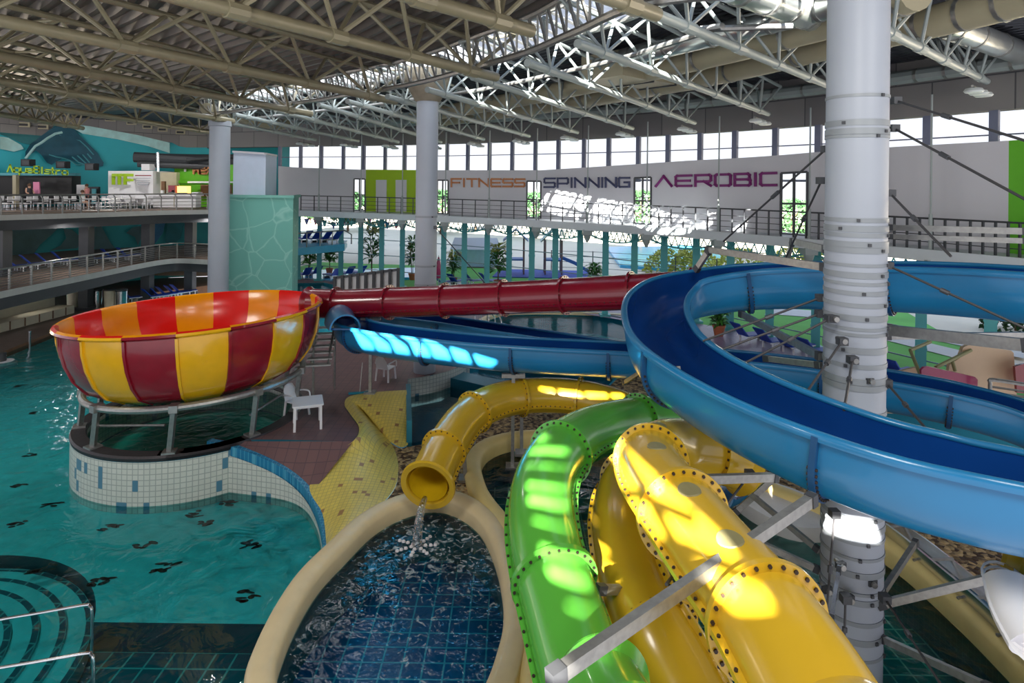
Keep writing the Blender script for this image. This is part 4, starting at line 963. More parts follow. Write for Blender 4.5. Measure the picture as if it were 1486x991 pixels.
# ================================================================== LEFT BUILDING (mezzanines)
ZM = 6.85; ZK = 3.2
me_ = smooth([PZ(x,y,ZM) for x,y in ((-90,315.5),(0,312),(80,310),(150,308),(240,305.3),(300,304.4))], 4) + [P(345,303,46)]
me_[-1].z = ZM
wk_ = smooth([PZ(x,y,ZK) for x,y in ((-90,443),(0,423),(50,413),(100,403),(150,393),(200,383),(235,377),(262,375),(305,377))], 4)
bk = [P(x,260,Z) for x,Z in ((-140,42),(0,46),(100,50),(250,55),(345,57),(420,58))]
bk = [V((p.x,p.y,0)) for p in bk]
def strip(name, edge, z, th, mt_, label):
    b = MB(); e = [V((p.x,p.y,0)) for p in edge]; N = len(e)
    out = e+[V((p.x,p.y,0)) for p in bk[::-1]]
    b.slab(out, z, z-th, ms=1); return struct(b.build(name, [mat('mezz_floor',(.22,.16,.13),.6), mt_]), label)
fascia = mat('mezz_fascia', (.52,.53,.52), .5)
strip('mezzanine_floor', me_, ZM, .32, fascia, 'pale edged upper restaurant floor on the left')
strip('walkway_floor', wk_, ZK, .36, fascia, 'pale edged middle walkway floor on the left')
b = MB(); 
for e, z in ((me_, ZM-.32), (wk_, ZK-.36)):
    e2 = [V((p.x-.15, p.y+.25, 0)) for p in e]; b.sweep([p+V((0,0,z-.3)) for p in e2], [(-.12,-.3),(.12,-.3),(.12,.3),(-.12,.3)])
struct(b.build('mezzanine_edge_beam', darks))
for i, (x, Z) in enumerate(((2,36),(125,40.5),(214,43.8),(276,46.5))):
    p = P(x, 400, Z+.6); w = .62 if i else .7
    for (z0, z1, nm) in ((.35, ZM-.6, 'mezzanine_column'),):
        r = thing(nm, 'dark steel column under the left balconies, %s' % ('at the left edge','left of the bowl top','above the bowl','beside the teal tower')[i], 'column', (p.x,p.y,.35))
        b = MB(); b.box((p.x,p.y,(z0+z1)/2), (w,w,z1-z0)); b.build('shaft', darks, r)
        b = MB(); b.box((p.x,p.y,z1-.1), (w+.25,w+.25,.2)); b.box((p.x,p.y,.45), (w+.2,w+.2,.2)); b.build('collar', darks, r)
def railing(name, label, edge, z, h, bars, n, inw=.25, curvy=False, mt_=None):
    r = thing(name, label, 'railing', (edge[0].x, edge[0].y, z)); pts = []
    for p in edge: q = V((p.x,p.y,0)); pts.append(q+q.normalized()*inw)
    rs = resample(pts, sum((pts[i+1]-pts[i]).length for i in range(len(pts)-1))/n-.001)
    b = MB(); b.tube([p+V((0,0,z+h)) for p in pts], .05, 8); b.build('handrail', mt_ or galv, r)
    b = MB()
    for k in range(bars): b.tube([p+V((0,0,z+.12+(h-.2)*k/bars)) for p in pts], .022, 5)
    b.build('rail_bars', mt_ or galv, r)
    for p in rs:
        b = MB()
        if curvy: b.tube([p+V((0,0,z)), p+V((0,0,z+h*.8)), p+V((-.15,0,z+h))], .05, 6)
        else: b.bar(p+V((0,0,z)), p+V((0,0,z+h)), .08, .08)
        b.build('rail_post', mt_ or galv, r)
railing('mezzanine_railing', 'grey railing with curved posts along the upper restaurant floor', me_, ZM, 1.15, 4, 17, curvy=True)
railing('walkway_railing', 'grey railing with many bars along the middle walkway', wk_, ZK, 1.1, 7, 15)
# back walls
b = MB(); b.wall(bk, ZM, 15); struct(b.build('wall_left_upper', mural, smooth_ang=60), 'sea mural wall behind the restaurant')
b = MB(); b.wall(bk, .35, ZM-.4); struct(b.build('wall_left_lower', mat('mural_lower',(.04,.38,.40),.6,var=.5,scale=.3), smooth_ang=60), 'teal sea mural wall behind the lower levels')
bk2 = [p+V((p.x,p.y,0)).normalized()*-.05 for p in bk]
top = [(lerp_tab([(-140,195),(0,195),(70,200),(82,178),(250,207),(420,215)], x)) for x in (-140,0,60,82,160,250,345,420)]
def bkp(x, y, d=.1):
    # point on the back wall surface through picture position
    a, _ = ray(x, y)
    for p, q in zip(bk, bk[1:]):
        den = (q.x-p.x)-a*(q.y-p.y)
        if abs(den) < 1e-9: continue
        t = (a*p.y-p.x)/den
        if -1e-6 <= t <= 1+1e-6: Y = p.y+(q.y-p.y)*t; return P(x, y, Y-d)
    return P(x, y, bk[-1].y-d)
b = MB(); X = list(range(-130, 420, 10)); tb = [(-140,193),(0,193),(60,205),(82,178),(255,208),(262,214),(420,214)]
A = [bkp(x, lerp_tab(tb, x), .3) for x in X]; Bq = [V((p.x,p.y,17)) for p in A]; L = [(i*1.0, p.z) for i, p in enumerate(A)]
b.grid([A, Bq], uvs=[L, [(l[0], 17) for l in L]])
struct(b.build('wall_left', concrete, smooth_ang=60), 'concrete block wall above the sea mural')
for i,(x,y) in enumerate(((35,181),(62,184),(130,169),(160,173),(191,178),(214,184),(236,188),(262,192))):
    p = bkp(x,y,.45); r = thing('wall_vent', 'small louvred vent in the concrete wall above the mural, number %d from the left' % (i+1), 'vent', tuple(p), group='vents above the mural')
    b = MB(); b.box(p, (.75,.1,.35), .3); b.build('vent_frame', duct, r); b = MB(); b.box(p-V((0,.06,0)), (.55,.05,.18), .3); b.build('vent_opening', black, r)
# mural figures: painted shapes on the wall
def shape(parent, name, pts, mt_, d=.36, flip=False):
    b = MB(); q = [bkp(x, y, d) for x, y in pts]; c = V((q[0]-q[len(q)//2]));
    tri = tessellate_polygon([[V((x, y, 0)) for x, y in pts]])
    i = 0; b.v = [tuple(p) for p in q]+[tuple(p+V((0,.04,0))) for p in q]
    n = len(q)
    for t in tri: b.f.append(tuple(t)); b.m.append(0); b.uv.append([(0,0)]*3)
    for k in range(n): b.f.append((k,(k+1)%n,(k+1)%n+n,k+n)); b.m.append(0); b.uv.append([(0,0)]*4)
    return b.build(name, mt_, parent)
wh = thing('whale_mural', 'painted whale diving across the blue wall above the restaurant', 'mural', tuple(bkp(90,230)))
shape(wh, 'foam_band', [(95,180),(130,183),(200,196),(246,207),(246,222),(215,212),(170,202),(120,194)], muralf, .33)
shape(wh, 'whale_tail_dark', [(0,192),(50,196),(75,198),(60,205),(48,211),(30,207),(14,200),(0,195)], whaled, .33)  # dark teal tail shape belonging to the mural
shape(wh, 'whale_body', [(36,231),(37,220),(44,209),(60,197),(78,184),(90,180),(104,184),(116,197),(130,211),(141,222),(150,236),(149,241),(140,242),(118,238),(103,232),(92,229),(84,233),(74,239),(68,236),(60,225),(52,218),(44,224)], whalem, .36)
for k in range(6):
    y0 = 196+k*5.6
    sp = [(86-k*3+t*10, y0+ (t*t)*.95+t*.6+2*math.sin(t*1.5)) for t in range(0, 6)]
    b = MB(); q = [bkp(x, min(y,239), .42) for x, y in sp]; b.tube(q, .05, 4); b.build('throat_stripe', whalel, wh)
b = MB(); b.tube([bkp(x,y,.42) for x,y in ((37,230),(44,221),(51,212),(60,207),(68,201),(80,194),(90,192))], .10, 5); b.build('fin_edge', muralf, wh)
shape(wh, 'light_patch', [(0,198),(12,200),(30,210),(34,216),(20,220),(0,216)], muralf, .34)
dm = thing('dolphin_mural', 'painted grey dolphins on the teal wall behind the middle walkway', 'mural', tuple(bkp(100,350)))
ph = mat('mural_grey', (.09,.19,.20), .6, var=.4, scale=1)
shape(dm, 'whale_head', [(6,395),(4,345),(20,334),(60,330),(88,327),(75,340),(58,355),(46,372),(30,390)], ph, .2)
shape(dm, 'whale_fin', [(92,332),(104,333),(118,345),(112,360),(90,362),(72,364),(88,356),(96,345)], ph, .2)
shape(dm, 'dolphin_body', [(138,330),(146,327),(160,352),(175,370),(160,371),(140,366),(133,350)], ph, .2)
shape(dm, 'small_dolphin', [(183,338),(192,330),(203,328),(207,340),(200,356),(196,344)], ph, .22)
shape(dm, 'blue_dolphin', [(221,325),(240,322),(236,338),(226,352),(220,356)], mat('mural_blue',(.03,.16,.30),.6,var=.3), .22)
shape(dm, 'dark_reef', [(243,322),(268,321),(262,345),(252,356),(240,352)], whaled, .2)
# restaurant: dark opening, fascia sign, ducts
rs = thing('restaurant_counter', 'dark restaurant opening with pale posts under the lime sign', 'counter', tuple(P(50,290,44)))
def quadbox(parent, name, x0, x1, y0, y1, Z, dep, mt_, Z1=None):
    Z1 = Z1 or Z; b = MB(); A = [P(x0,y1,Z), P(x1,y1,Z1), P(x1,y0,Z1), P(x0,y0,Z)]; B_ = [p+V((0,dep,0)) for p in A]
    b.face(A); b.face(B_[::-1])
    for k in range(4): b.face([A[k], B_[k], B_[(k+1)%4], A[(k+1)%4]])
    return b.build(name, mt_, parent)
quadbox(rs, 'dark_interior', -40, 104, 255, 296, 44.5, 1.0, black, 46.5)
quadbox(rs, 'fascia_beam', -40, 110, 251, 254.5, 44.2, .5, whalel, 46.2)
for x in (18,): quadbox(rs, 'pale_post', x, x+5, 254, 300, 43.8, .3, duct)
quadbox(rs, 'pink_poster', 48, 57, 264, 281, 44, .1, mat('pink_poster',(.75,.25,.42),.5))
quadbox(rs, 'dark_door', 125, 143, 271, 300, 46.6, .2, darks)
quadbox(rs, 'door_pane', 133, 139, 274, 296, 46.4, .1, whalel)
quadbox(rs, 'white_notice', 111, 123, 268, 283, 46.6, .2, white)
for x,y in ((37,236),(88,239),(130,242)):
    r = thing('wall_speaker', 'black speaker box on the mural wall, %s of three' % {37:'left',88:'middle',130:'right'}[x], 'speaker', tuple(P(x,y,45))); quadbox(r, 'speaker_box', x-7, x+7, y-5, y+5, 44.8, .5, black); quadbox(r, 'speaker_grille', x-5, x+5, y-3.5, y+3.5, 44.7, .08, darks)
word('bistro_lettering', 'AquaBistro', 11, 98, 239, 244, 249, 253.5, lime, 'lime green restaurant name on the blue wall', lambda x, y: P(x, y, 43.6), .085)
# kiosk MF
kk = thing('white_kiosk', 'white kiosk block with green letters and red line beside the mural', 'kiosk', tuple(P(190,285,46)))
quadbox(kk, 'front_wall', 157, 222, 248, 297, 45.5, 3, white, 46.5)
quadbox(kk, 'side_wall', 222, 256, 250, 297, 47, 2.5, cushion, 48.5)
quadbox(kk, 'doorway', 234, 239, 263, 285, 46.9, .2, wood)
for q in ((162,193,252,256),(162,166.5,252,268),(170.5,175,252,268),(179,183.5,252,268),(183.5,193,259.5,263)): quadbox(kk, 'green_letter_bar', *q, 45.3, .08, lime, 45.5)
for k in range(4): quadbox(kk, 'grey_text_line', 197+k, 218-k, 258+k*3, 259.3+k*3, 45.7, .05, mat('grey_text',(.45,.46,.52),.6))
quadbox(kk, 'red_text_line', 196, 219, 254, 255.4, 45.7, .05, redt)
gw = thing('green_wall_sign', 'bright green wall with orange letters behind the bar counter', 'wall sign', tuple(P(290,280,49)))
quadbox(gw, 'green_wall', 253, 345, 239, 300, 49, .3, limeg)
quadbox(gw, 'wall_corner_band', 257, 345, 262, 266, 48.8, .1, limeg); quadbox(gw, 'shelf_board', 272, 335, 263, 265.5, 47.2, .8, white); quadbox(gw, 'red_wood_panel', 291, 335, 268, 285, 48.6, .2, wood)
quadbox(gw, 'white_mark', 267, 270, 241, 249, 48.8, .05, white)
word('orange_sign_lettering', 'MER', 281, 307, 243.5, 244, 251.5, 252, orange, 'orange capital letters on the bright green wall', lambda x, y: P(x, y, 48.8), .15)
ct = thing('bar_counter', 'long white bar counter on the restaurant floor', 'counter', tuple(P(260,295,46)))
quadbox(ct, 'counter_front', 222, 284, 284, 301, 46.4, .8, white, 45.8); quadbox(ct, 'counter_top', 221, 285, 282.5, 284.5, 46.2, 1.1, plasticw, 45.6)
for x in (252,274): quadbox(ct, 'panel_joint', x, x+.8, 285, 300, 46.0, .05, duct)
for l, x0, x1, y0, y1, mm in (('dark red drinks cooler on the bar counter',244,254,269,280,redt),('glowing orange menu box on the bar counter',257,271,270,281,lamp_mat('menu_glow',(1,.6,.2),1.6)),('white till on the bar counter',233,236.5,276,282,plasticw),('second white till on the bar counter',249,253,276,282,plasticw),('white tray box on the right end of the bar counter',278,288,279,283,plasticw)):
    r = thing('counter_appliance', l, 'appliance', tuple(P(x0,y1,46.6))); quadbox(r, 'casing', x0, x1, y0, y1, 46.7, .6, mm); quadbox(r, 'trim_strip', x0, x1, y1-1.4, y1, 46.65, .1, darks)
du = thing('roof_plant', 'dark ducts and pipes lying on top of the kiosk roof', 'pipes', tuple(P(230,235,48)))
for a, c, rad in (((195,228,48),(340,236,50),.42),((200,238,47.5),(330,243,49.5),.25),((215,226,49),(340,228,52),.2),((270,232,48),(340,226,50),.15)):
    b = MB(); b.tube([P(*a), P(*c)], rad, 10); b.build('pipe', darks, du)
quadbox(du, 'white_box', 205, 217, 238, 247, 47, .8, white); b = MB(); b.tube([P(229,221,46), P(229.5,249,46)], .1, 8); b.build('mast', stain, du)
# blue-white booth and teal tower
bt = thing('white_booth', 'pale blue white booth standing on top of the teal tower', 'booth', tuple(P(365,285,38)))
b = MB(); q = [P(338,285,38), P(385,285,37.6), P(401,286,39.4), P(401,286,42), P(338,285,42)]
tp = [P(338,220,38).z, P(385,223,37.6).z, P(401,226,39.4).z, P(401,226,42).z, P(338,220,42).z]
for k in range(5): b.face([q[k], q[(k+1)%5], V((q[(k+1)%5].x,q[(k+1)%5].y,tp[(k+1)%5])), V((q[k].x,q[k].y,tp[k]))])
b.face([V((p.x,p.y,z)) for p, z in zip(q, tp)]); b.build('booth_wall', mat('booth_white',(.62,.70,.85),.5,var=.05), bt)
b = MB(); b.bar(P(338,220,37.9), P(385,223,37.5), .12, .12); b.bar(P(385,223,37.5), P(401,226,39.3), .12, .12); b.build('booth_cornice', panelw, bt)
tw = thing('teal_tower', 'tall teal tower wall with pale wavy net pattern behind the bowl', 'tower wall', tuple(P(380,420,36)))
A0, A1, A2 = P(332,420,36), P(424,420,36), P(432,420,38.5); ztw = P(380,285,36).z
def net_mat():
    m = bpy.data.materials.new('teal_net'); m.use_nodes = True; nt = m.node_tree; b_ = nt.nodes['Principled BSDF']; L = nt.links.new
    tc = nt.nodes.new('ShaderNodeTexCoord'); n1 = nt.nodes.new('ShaderNodeTexNoise'); n1.inputs['Scale'].default_value = .8
    mp = nt.nodes.new('ShaderNodeMix'); mp.data_type = 'RGBA'; mp.inputs['Factor'].default_value = .35; L(tc.outputs['Object'], n1.inputs['Vector']); L(tc.outputs['Object'], mp.inputs['A']); L(n1.outputs['Color'], mp.inputs['B'])
    vo = nt.nodes.new('ShaderNodeTexVoronoi'); vo.feature = 'DISTANCE_TO_EDGE'; vo.inputs['Scale'].default_value = 1.1; L(mp.outputs['Result'], vo.inputs['Vector'])
    r = nt.nodes.new('ShaderNodeValToRGB'); e = r.color_ramp.elements; e[0].color = (.30,.62,.54,1); e[1].color = (.17,.48,.41,1); e[0].position = .0; e[1].position = .035; L(vo.outputs['Distance'], r.inputs['Fac'])
    L(r.outputs['Color'], b_.inputs['Base Color']); b_.inputs['Roughness'].default_value = .6; return m
b = MB(); o_ = [V((A0.x,A0.y,0)), V((A1.x,A1.y,0)), V((A2.x,A2.y,0)), V((A2.x-4.0,A2.y+.5,0)), V((A0.x,A0.y+2.5,0))]; b.slab(o_, ztw, DECK-1.4); b.build('tower_body', net_mat(), tw)
b = MB(); b.sweep([V((A0.x,A0.y,ztw)), V((A1.x,A1.y,ztw)), V((A2.x,A2.y,ztw))], [(-.12,-.08),(.12,-.08),(.12,.08),(-.12,.08)]); b.build('tower_coping', tealwall, tw)
# balcony with loungers left of the glass
bl = thing('lounger_balcony', 'small cantilevered balcony with blue underside left of the glass wall', 'balcony', tuple(P(460,355,44)))
b = MB(); e = [P(425,372,42), P(500,354,45.5), P(504,350,48.3), P(430,352,48)]; zb_ = P(500,354,45.5).z
b.slab([V((p.x,p.y,0)) for p in e], zb_, zb_-.5); b.build('balcony_floor', mat('balcony_blue',(.05,.40,.62),.4), bl)
b = MB(); hb = [V((e[0].x,e[0].y,zb_+1)), V((e[1].x,e[1].y,zb_+1)), V((e[1].x+.5,e[1].y,zb_+.7)), V((e[1].x+.5,e[1].y,zb_))]; b.tube(hb, .05, 6); b.build('balcony_handrail', galv, bl)
for t in (0,.25,.5,.75):
    b = MB(); q = e[0].lerp(e[1], t); b.tube([V((q.x,q.y,zb_)), V((q.x,q.y,zb_+1))], .04, 6); b.build('balcony_post', galv, bl)
# ================================================================== FURNITURE (local prototypes)
def lounger(label, group, mt_=loungeb):
    r = thing('sun_lounger', label, 'sun lounger', group=group, local=True)
    b = MB(); b.box((.25,0,.34), (1.3,.6,.05)); b.build('seat', mt_, r)
    b = MB(); M = Matrix.Rotation(math.radians(-50), 3, 'Y'); b.box(V((-.62,0,.62)), (.8,.6,.05), M=Matrix.Rotation(math.radians(48), 3, 'Y')); b.build('backrest', mt_, r)
    for y in (-.3,.3):
        b = MB(); b.tube([(-.45,y,.3),(.9,y,.3)], .03, 6); b.build('side_rail', plasticw, r)
    for x,y in ((-.3,-.27),(-.3,.27),(.75,-.27),(.75,.27)):
        b = MB(); b.bar((x,y,0),(x,y,.32), .06,.06); b.build('leg', plasticw, r)
    b = MB(); b.lathe((.85,0,.08), [(.02,-.25),(.08,-.25),(.08,.25),(.02,.25)], 12, M=Matrix.Rotation(PI/2, 3, 'X')); b.build('wheel', darks, r)
    return r
spots = []
for x,y,rz,lb in ((1088,487,.4,'farthest blue lounger on the lilac terrace behind the loop'),(1122,496,.4,'middle blue lounger on the lilac terrace'),(1152,503,.4,'blue lounger nearest the large column on the terrace'),(1186,512,.4,'blue lounger partly hidden by the large column'),(1308,545,.5,'blue lounger right of the large column'),
 (440,404,2.4,'blue lounger beside the teal tower base'),(455,402,2.4,'second blue lounger from the teal tower'),(482,405,2.4,'third blue lounger from the teal tower'),(502,402,2.4,'fourth blue lounger from the teal tower near the fence'),(519,401,2.4,'blue lounger behind the fence panels'),
 (645,415,.5,'blue lounger right beside the middle column'),(690,413,.5,'blue lounger between palms behind the red tube'),(712,413,.5,'second blue lounger between palms behind the red tube'),(664,414,.9,'reclined lounger near the middle column')):
    spots.append((PZ(x,y+9,TR) if x > 1000 else PZ(x,y,DECK), rz, lb))
bx = [(438,344,'leftmost'),(452,343,'second'),(467,343,'third'),(481,342,'rightmost')]
for x,y,w_ in bx:
    p = P(x,y,46); p.z = zb_; spots.append((p, 2.6, 'blue lounger on the small balcony, %s of four' % w_))
for k,x in enumerate((10,32,54,76,98,146,168,190)):
    p = P(x, 380, 38+k*1.0); p.z = ZK; spots.append((p, .9, 'dark blue lounger on the middle walkway, number %d from the left' % (k+1)))
for k,x in enumerate((196,226,236,246,258,266)):
    p = P(x, 420, 44+k*.5); p.z = .35; spots.append((p, .9, 'blue lounger on the lowest left floor, number %d from the left' % (k+1)))
proto = lounger(spots[0][2], 'blue sun loungers')
proto.location = spots[0][0]; proto.rotation_euler.z = spots[0][1]
for p, a, l in spots[1:]: dup(proto, p, a, l, 1.0)
# white plastic chairs and table
def pchair(label, group='white plastic chairs'):
    r = thing('plastic_chair', label, 'chair', group=group, local=True)
    b = MB(); b.slab([V((-.24,-.25,0)),V((.24,-.22,0)),V((.24,.22,0)),V((-.24,.25,0))], .45, .42); b.build('seat', plasticw, r)
    b = MB(); pts = []
    rows = []
    for k in range(9):
        h = k/8; w = .22*(1-.55*max(0,h-.6)**1.2*2); x = -.23-.12*h; rows.append([(x+.03*math.cos(t*PI/2), w*t, .44+.46*h*(1-.12*t*t)) for t in [-1+2*j/8 for j in range(9)]])
    b.grid(rows); b.grid([[(x-.025,y,z) for x,y,z in rr] for rr in rows]); b.build('backrest', plasticw, r)
    for s in (-1,1):
        b = MB(); b.tube(smooth([(-.27,s*.25,.62),(-.05,s*.30,.66),(.18,s*.29,.65),(.24,s*.26,.44)],5), .022, 6); b.build('armrest', plasticw, r)
    for x,y in ((-.22,-.22),(-.22,.22),(.21,-.21),(.21,.21)):
        b = MB(); b.bar((x*1.15,y*1.15,0),(x,y,.44), .045,.045); b.build('leg', plasticw, r)
    return r
pc = pchair('white plastic armchair behind the white table on the deck'); pc.location = PZ(431,603,DECK); pc.rotation_euler.z = -.5; pc.scale = (1.1,)*3
dup(pc, PZ(560,551,DECK), 1.2, 'white plastic armchair standing below the far blue slide', 1.1)
tb_ = thing('plastic_table', 'white plastic table on the paved deck beside the bowl', 'table', tuple(PZ(446,618,DECK)), .35, local=True); tb_.scale = (1.0,1.0,1.05)
b = MB(); b.slab([V((-.45,-.42,0)),V((-.42,-.45,0)),V((.42,-.45,0)),V((.45,-.42,0)),V((.45,.42,0)),V((.42,.45,0)),V((-.42,.45,0)),V((-.45,.42,0))], .74, .70); b.build('tabletop', plasticw, tb_)
b = MB(); b.box((0,0,.67),(.78,.78,.05)); b.build('apron', plasticw, tb_)
for x in (-.38,.38):
    for y in (-.38,.38):
        b = MB(); b.bar((x,y,0),(x*.97,y*.97,.70),.07,.07); b.build('leg', plasticw, tb_)
# bistro tables and chairs
def btable(label):
    r = thing('bistro_table', label, 'table', group='bistro tables', local=True)
    b = MB(); b.lathe((0,0,.72), [(0,.03),(.42,.03),(.42,0),(0,0)], 16); b.build('tabletop', plasticw, r)
    b = MB(); b.tube([(0,0,0),(0,0,.72)], .04, 8); b.build('pedestal', stain, r); b = MB(); b.lathe((0,0,0), [(0,.05),(.28,.02),(.28,0)], 14); b.build('base', stain, r)
    return r
def bchair(label):
    r = thing('bistro_chair', label, 'chair', group='bistro chairs', local=True)
    b = MB(); b.box((0,0,.45),(.42,.42,.05)); b.build('seat', plasticw, r); b = MB(); b.box((-.2,0,.75),(.04,.42,.35)); b.build('backrest', plasticw, r)
    for x in (-.18,.18):
        for y in (-.18,.18):
            b = MB(); b.bar((x,y,0),(x,y,.45),.04,.04); b.build('leg', stain, r)
    return r
t0 = c0_ = None; ordn = ['first','second','third','fourth','fifth','sixth','seventh','eighth','ninth']
for k,x in enumerate((-12,16,42,70,98,126,150,172,196)):
    x += 3; p = P(x, 300, 41+k*.62); p.z = ZM; l = 'round white bistro table behind the upper railing, %s from the left' % ordn[k]
    if t0 is None: t0 = btable(l); t0.location = p
    else: dup(t0, p, 0, l)
    for s,wd_ in ((-1,'left'),(1,'right')):
        l = 'white bistro chair %s of the %s table behind the upper railing' % (wd_, ordn[k]); q = p+V((s*.75,random.uniform(-.2,.2),0)); a = 0 if s < 0 else PI
        if c0_ is None: c0_ = bchair(l); c0_.location = q; c0_.rotation_euler.z = a
        else: dup(c0_, q, a, l)
# people far away on the mezzanine
def person(label, loc, rz, pose, top_, bottom):
    r = thing('person', label, 'person', tuple(loc), rz, local=True)
    sit = pose == 'sit'; hp = .48 if sit else .92
    J = {'pelvis':(0,0,hp),'chest':(0,0,hp+.35),'neck':(0.02,0,hp+.56),'head':(.04,0,hp+.68),'crown':(.04,0,hp+.80)}
    ed = [('pelvis','chest'),('chest','neck'),('neck','head'),('head','crown')]; rad = {'pelvis':.14,'chest':.16,'neck':.06,'head':.10,'crown':.07}
    for s,n_ in ((1,'l'),(-1,'r')):
        J['sh'+n_] = (0,s*.19,hp+.50); J['el'+n_] = (.08,s*.25,hp+.24); J['ha'+n_] = (.28,s*.18,hp+.16)
        if sit: J['kn'+n_] = (.45,s*.12,hp); J['an'+n_] = (.48,s*.12,.08)
        else: J['kn'+n_] = (.03,s*.10,.48); J['an'+n_] = (0,s*.11,.07)
        J['to'+n_] = (J['an'+n_][0]+.16, J['an'+n_][1], .04)
        ed += [('chest','sh'+n_),('sh'+n_,'el'+n_),('el'+n_,'ha'+n_),('pelvis','kn'+n_),('kn'+n_,'an'+n_),('an'+n_,'to'+n_)]
        rad.update({'sh'+n_:.065,'el'+n_:.045,'ha'+n_:.04,'kn'+n_:.065,'an'+n_:.045,'to'+n_:.04})
    ks = list(J); me = bpy.data.meshes.new('body'); me.from_pydata([J[k] for k in ks], [(ks.index(a), ks.index(c)) for a, c in ed], [])
    o = bpy.data.objects.new('body', me); COL.objects.link(o); o.parent = r; me.materials.append(skin)
    md = o.modifiers.new('skin', 'SKIN'); 
    if not me.skin_vertices: 
        pass
    for i, k in enumerate(ks):
        me.skin_vertices[0].data[i].radius = (rad[k],)*2
    me.skin_vertices[0].data[0].use_root = True
    s2 = o.modifiers.new('sub', 'SUBSURF'); s2.levels = 1; s2.render_levels = 1
    b = MB(); b.lathe((0,0,hp), [(.15,-.05),(.175,.0),(.17,.2),(.20,.40),(.16,.52),(.07,.57)], 14, M=Matrix.Diagonal((.8,1.15,1))); b.build('shirt', top_, r)
    if not sit:
        for s in (1,-1):
            b = MB(); b.tube([(0,s*.08,hp),(.03,s*.10,.48),(0,s*.11,.1)], [.12,.085,.07], 10); b.build('trouser_leg', bottom, r)
    b = MB(); b.lathe((.02,0,hp+.76), [(.115,-.08),(.12,0),(.09,.08),(.02,.12)], 12); b.build('hair', hair, r)
    return r
if True:
    import bmesh
    def ensure_skin(): pass
pp = P(42,290,43.2); pp.z = ZM
def safe_person(*a):
    return person(*a)
safe_person('standing person in black leaning toward the restaurant counter', (pp.x,pp.y,ZM), -.3, 'stand', cloth1, cloth1)
q = P(119,290,45); safe_person('seated person in a pale top at a table near the dark door', (q.x,q.y,ZM), 0, 'sit', cloth2, cloth2)
q = P(126,290,45.6); safe_person('long haired person standing beside the dark door', (q.x,q.y,ZM), PI, 'stand', mat('pink_cloth',(.6,.25,.25),.8), cloth1)
# ================================================================== PLANTS
def plant(label, loc, h, w, n, mt_, group='potted palms by the glass wall', flower=None, seed=1, potr=.28):
    random.seed(seed); r = thing('potted_plant', label, 'potted plant', tuple(loc), group=group, local=True)
    b = MB(); b.lathe((0,0,0), [(0,.02),(potr*.7,0),(potr,.42),(potr*1.08,.42),(potr*1.08,.5),(potr*.9,.5),(potr*.85,.44),(0,.44)], 18); b.build('pot', pot, r)
    b = MB()
    for k in range(3): b.tube([(random.uniform(-.06,.06),random.uniform(-.06,.06),.42),(random.uniform(-.15,.15),random.uniform(-.15,.15),h*.6),(random.uniform(-.2,.2),random.uniform(-.2,.2),h*.9)], .025, 6)
    b.build('stem', trunk, r)
    b = MB()
    for k in range(n):
        z = random.uniform(.35,1)*h; a = random.uniform(0,2*PI); rr = w*random.uniform(.3,1)*(.5+.5*math.sin(PI*(z/h-.2)))
        c = V((math.cos(a)*rr*.2, math.sin(a)*rr*.2, z)); d = V((math.cos(a), math.sin(a), random.uniform(-.1,.9))).normalized(); L = w*random.uniform(.5,.9)
        s = d.cross(V((0,0,1))).normalized()*L*.13; t = c+d*L-V((0,0,L*.25)); mid = c+d*L*.5+V((0,0,L*.06))
        m_ = 1 if flower and z > h*.8 else 0
        b.face([c, mid+s, t, mid-s], m_); b.face([c+V((0,0,.01)), mid-s+V((0,0,.02)), t, mid+s+V((0,0,.02))], m_)
    b.build('foliage', [mt_, flower or mt_], r); return r
for i,(x,y,h,w,mt_,fl,lb) in enumerate(((448,398,2.4,1.1,leaf,None,'potted palm right beside the teal tower'),(478,398,2.7,1.2,leaf,None,'potted palm behind the blue loungers left of the fence'),(540,404,4.3,1.3,leaf,leaf2,'tall sparse potted plant above the fence panels'),
  (598,406,3.2,1.0,leaf,None,'potted plant half hidden by the middle column'),(658,412,2.4,.9,leaf,leaf2,'green potted plant right of the middle column'),(722,416,3.0,1.3,leaf,leaf2,'potted plant with yellow crown behind the red tube'),(862,430,2.0,.9,leaf,None,'low potted plant behind the red tube near the blue loop'),(1043,482,1.3,.7,leaf,None,'terracotta potted plant on the lilac terrace seen inside the loop'))):
    plant(lb, PZ(x,y+5,TR) if x > 1000 else PZ(x,y,DECK), h, w, 150, mt_, seed=i+5, flower=fl)
def tree(label, loc, h, w, seed, group, mt_=treeg, n=900):
    random.seed(seed); r = thing('tree', label, 'tree', tuple(loc), group=group, local=True)
    b = MB(); b.tube([(0,0,0),(.1,0,h*.4),(0,.1,h*.8)], [.22,.16,.06], 8)
    for k in range(5):
        a = k*1.3; b.tube([(0,0,h*(.3+.08*k)),(math.cos(a)*w*.5,math.sin(a)*w*.5,h*(.5+.09*k))], [.09,.03], 6)
    b.build('trunk', trunk, r)
    b = MB()
    for k in range(n):
        u = random.uniform(-1,1); a = random.uniform(0,2*PI); q = math.sqrt(1-u*u)*random.uniform(.6,1)
        c = V((math.cos(a)*q*w, math.sin(a)*q*w, h*.62+u*h*.38)); s = random.uniform(.25,.5)
        d1 = V((random.uniform(-1,1),random.uniform(-1,1),random.uniform(-1,1))).normalized()*s; d2 = V((random.uniform(-1,1),random.uniform(-1,1),random.uniform(-1,1))).normalized()*s
        b.face([c-d1, c+d2*.6, c+d1, c-d2*.6])
    b.build('crown', mt_, r); return r
pos = [(450,105),(505,98),(560,110),(640,95),(690,102),(775,90),(840,100),(930,86),(985,95),(1050,90),(1150,80),(1230,75),(1330,70),(1420,65)]
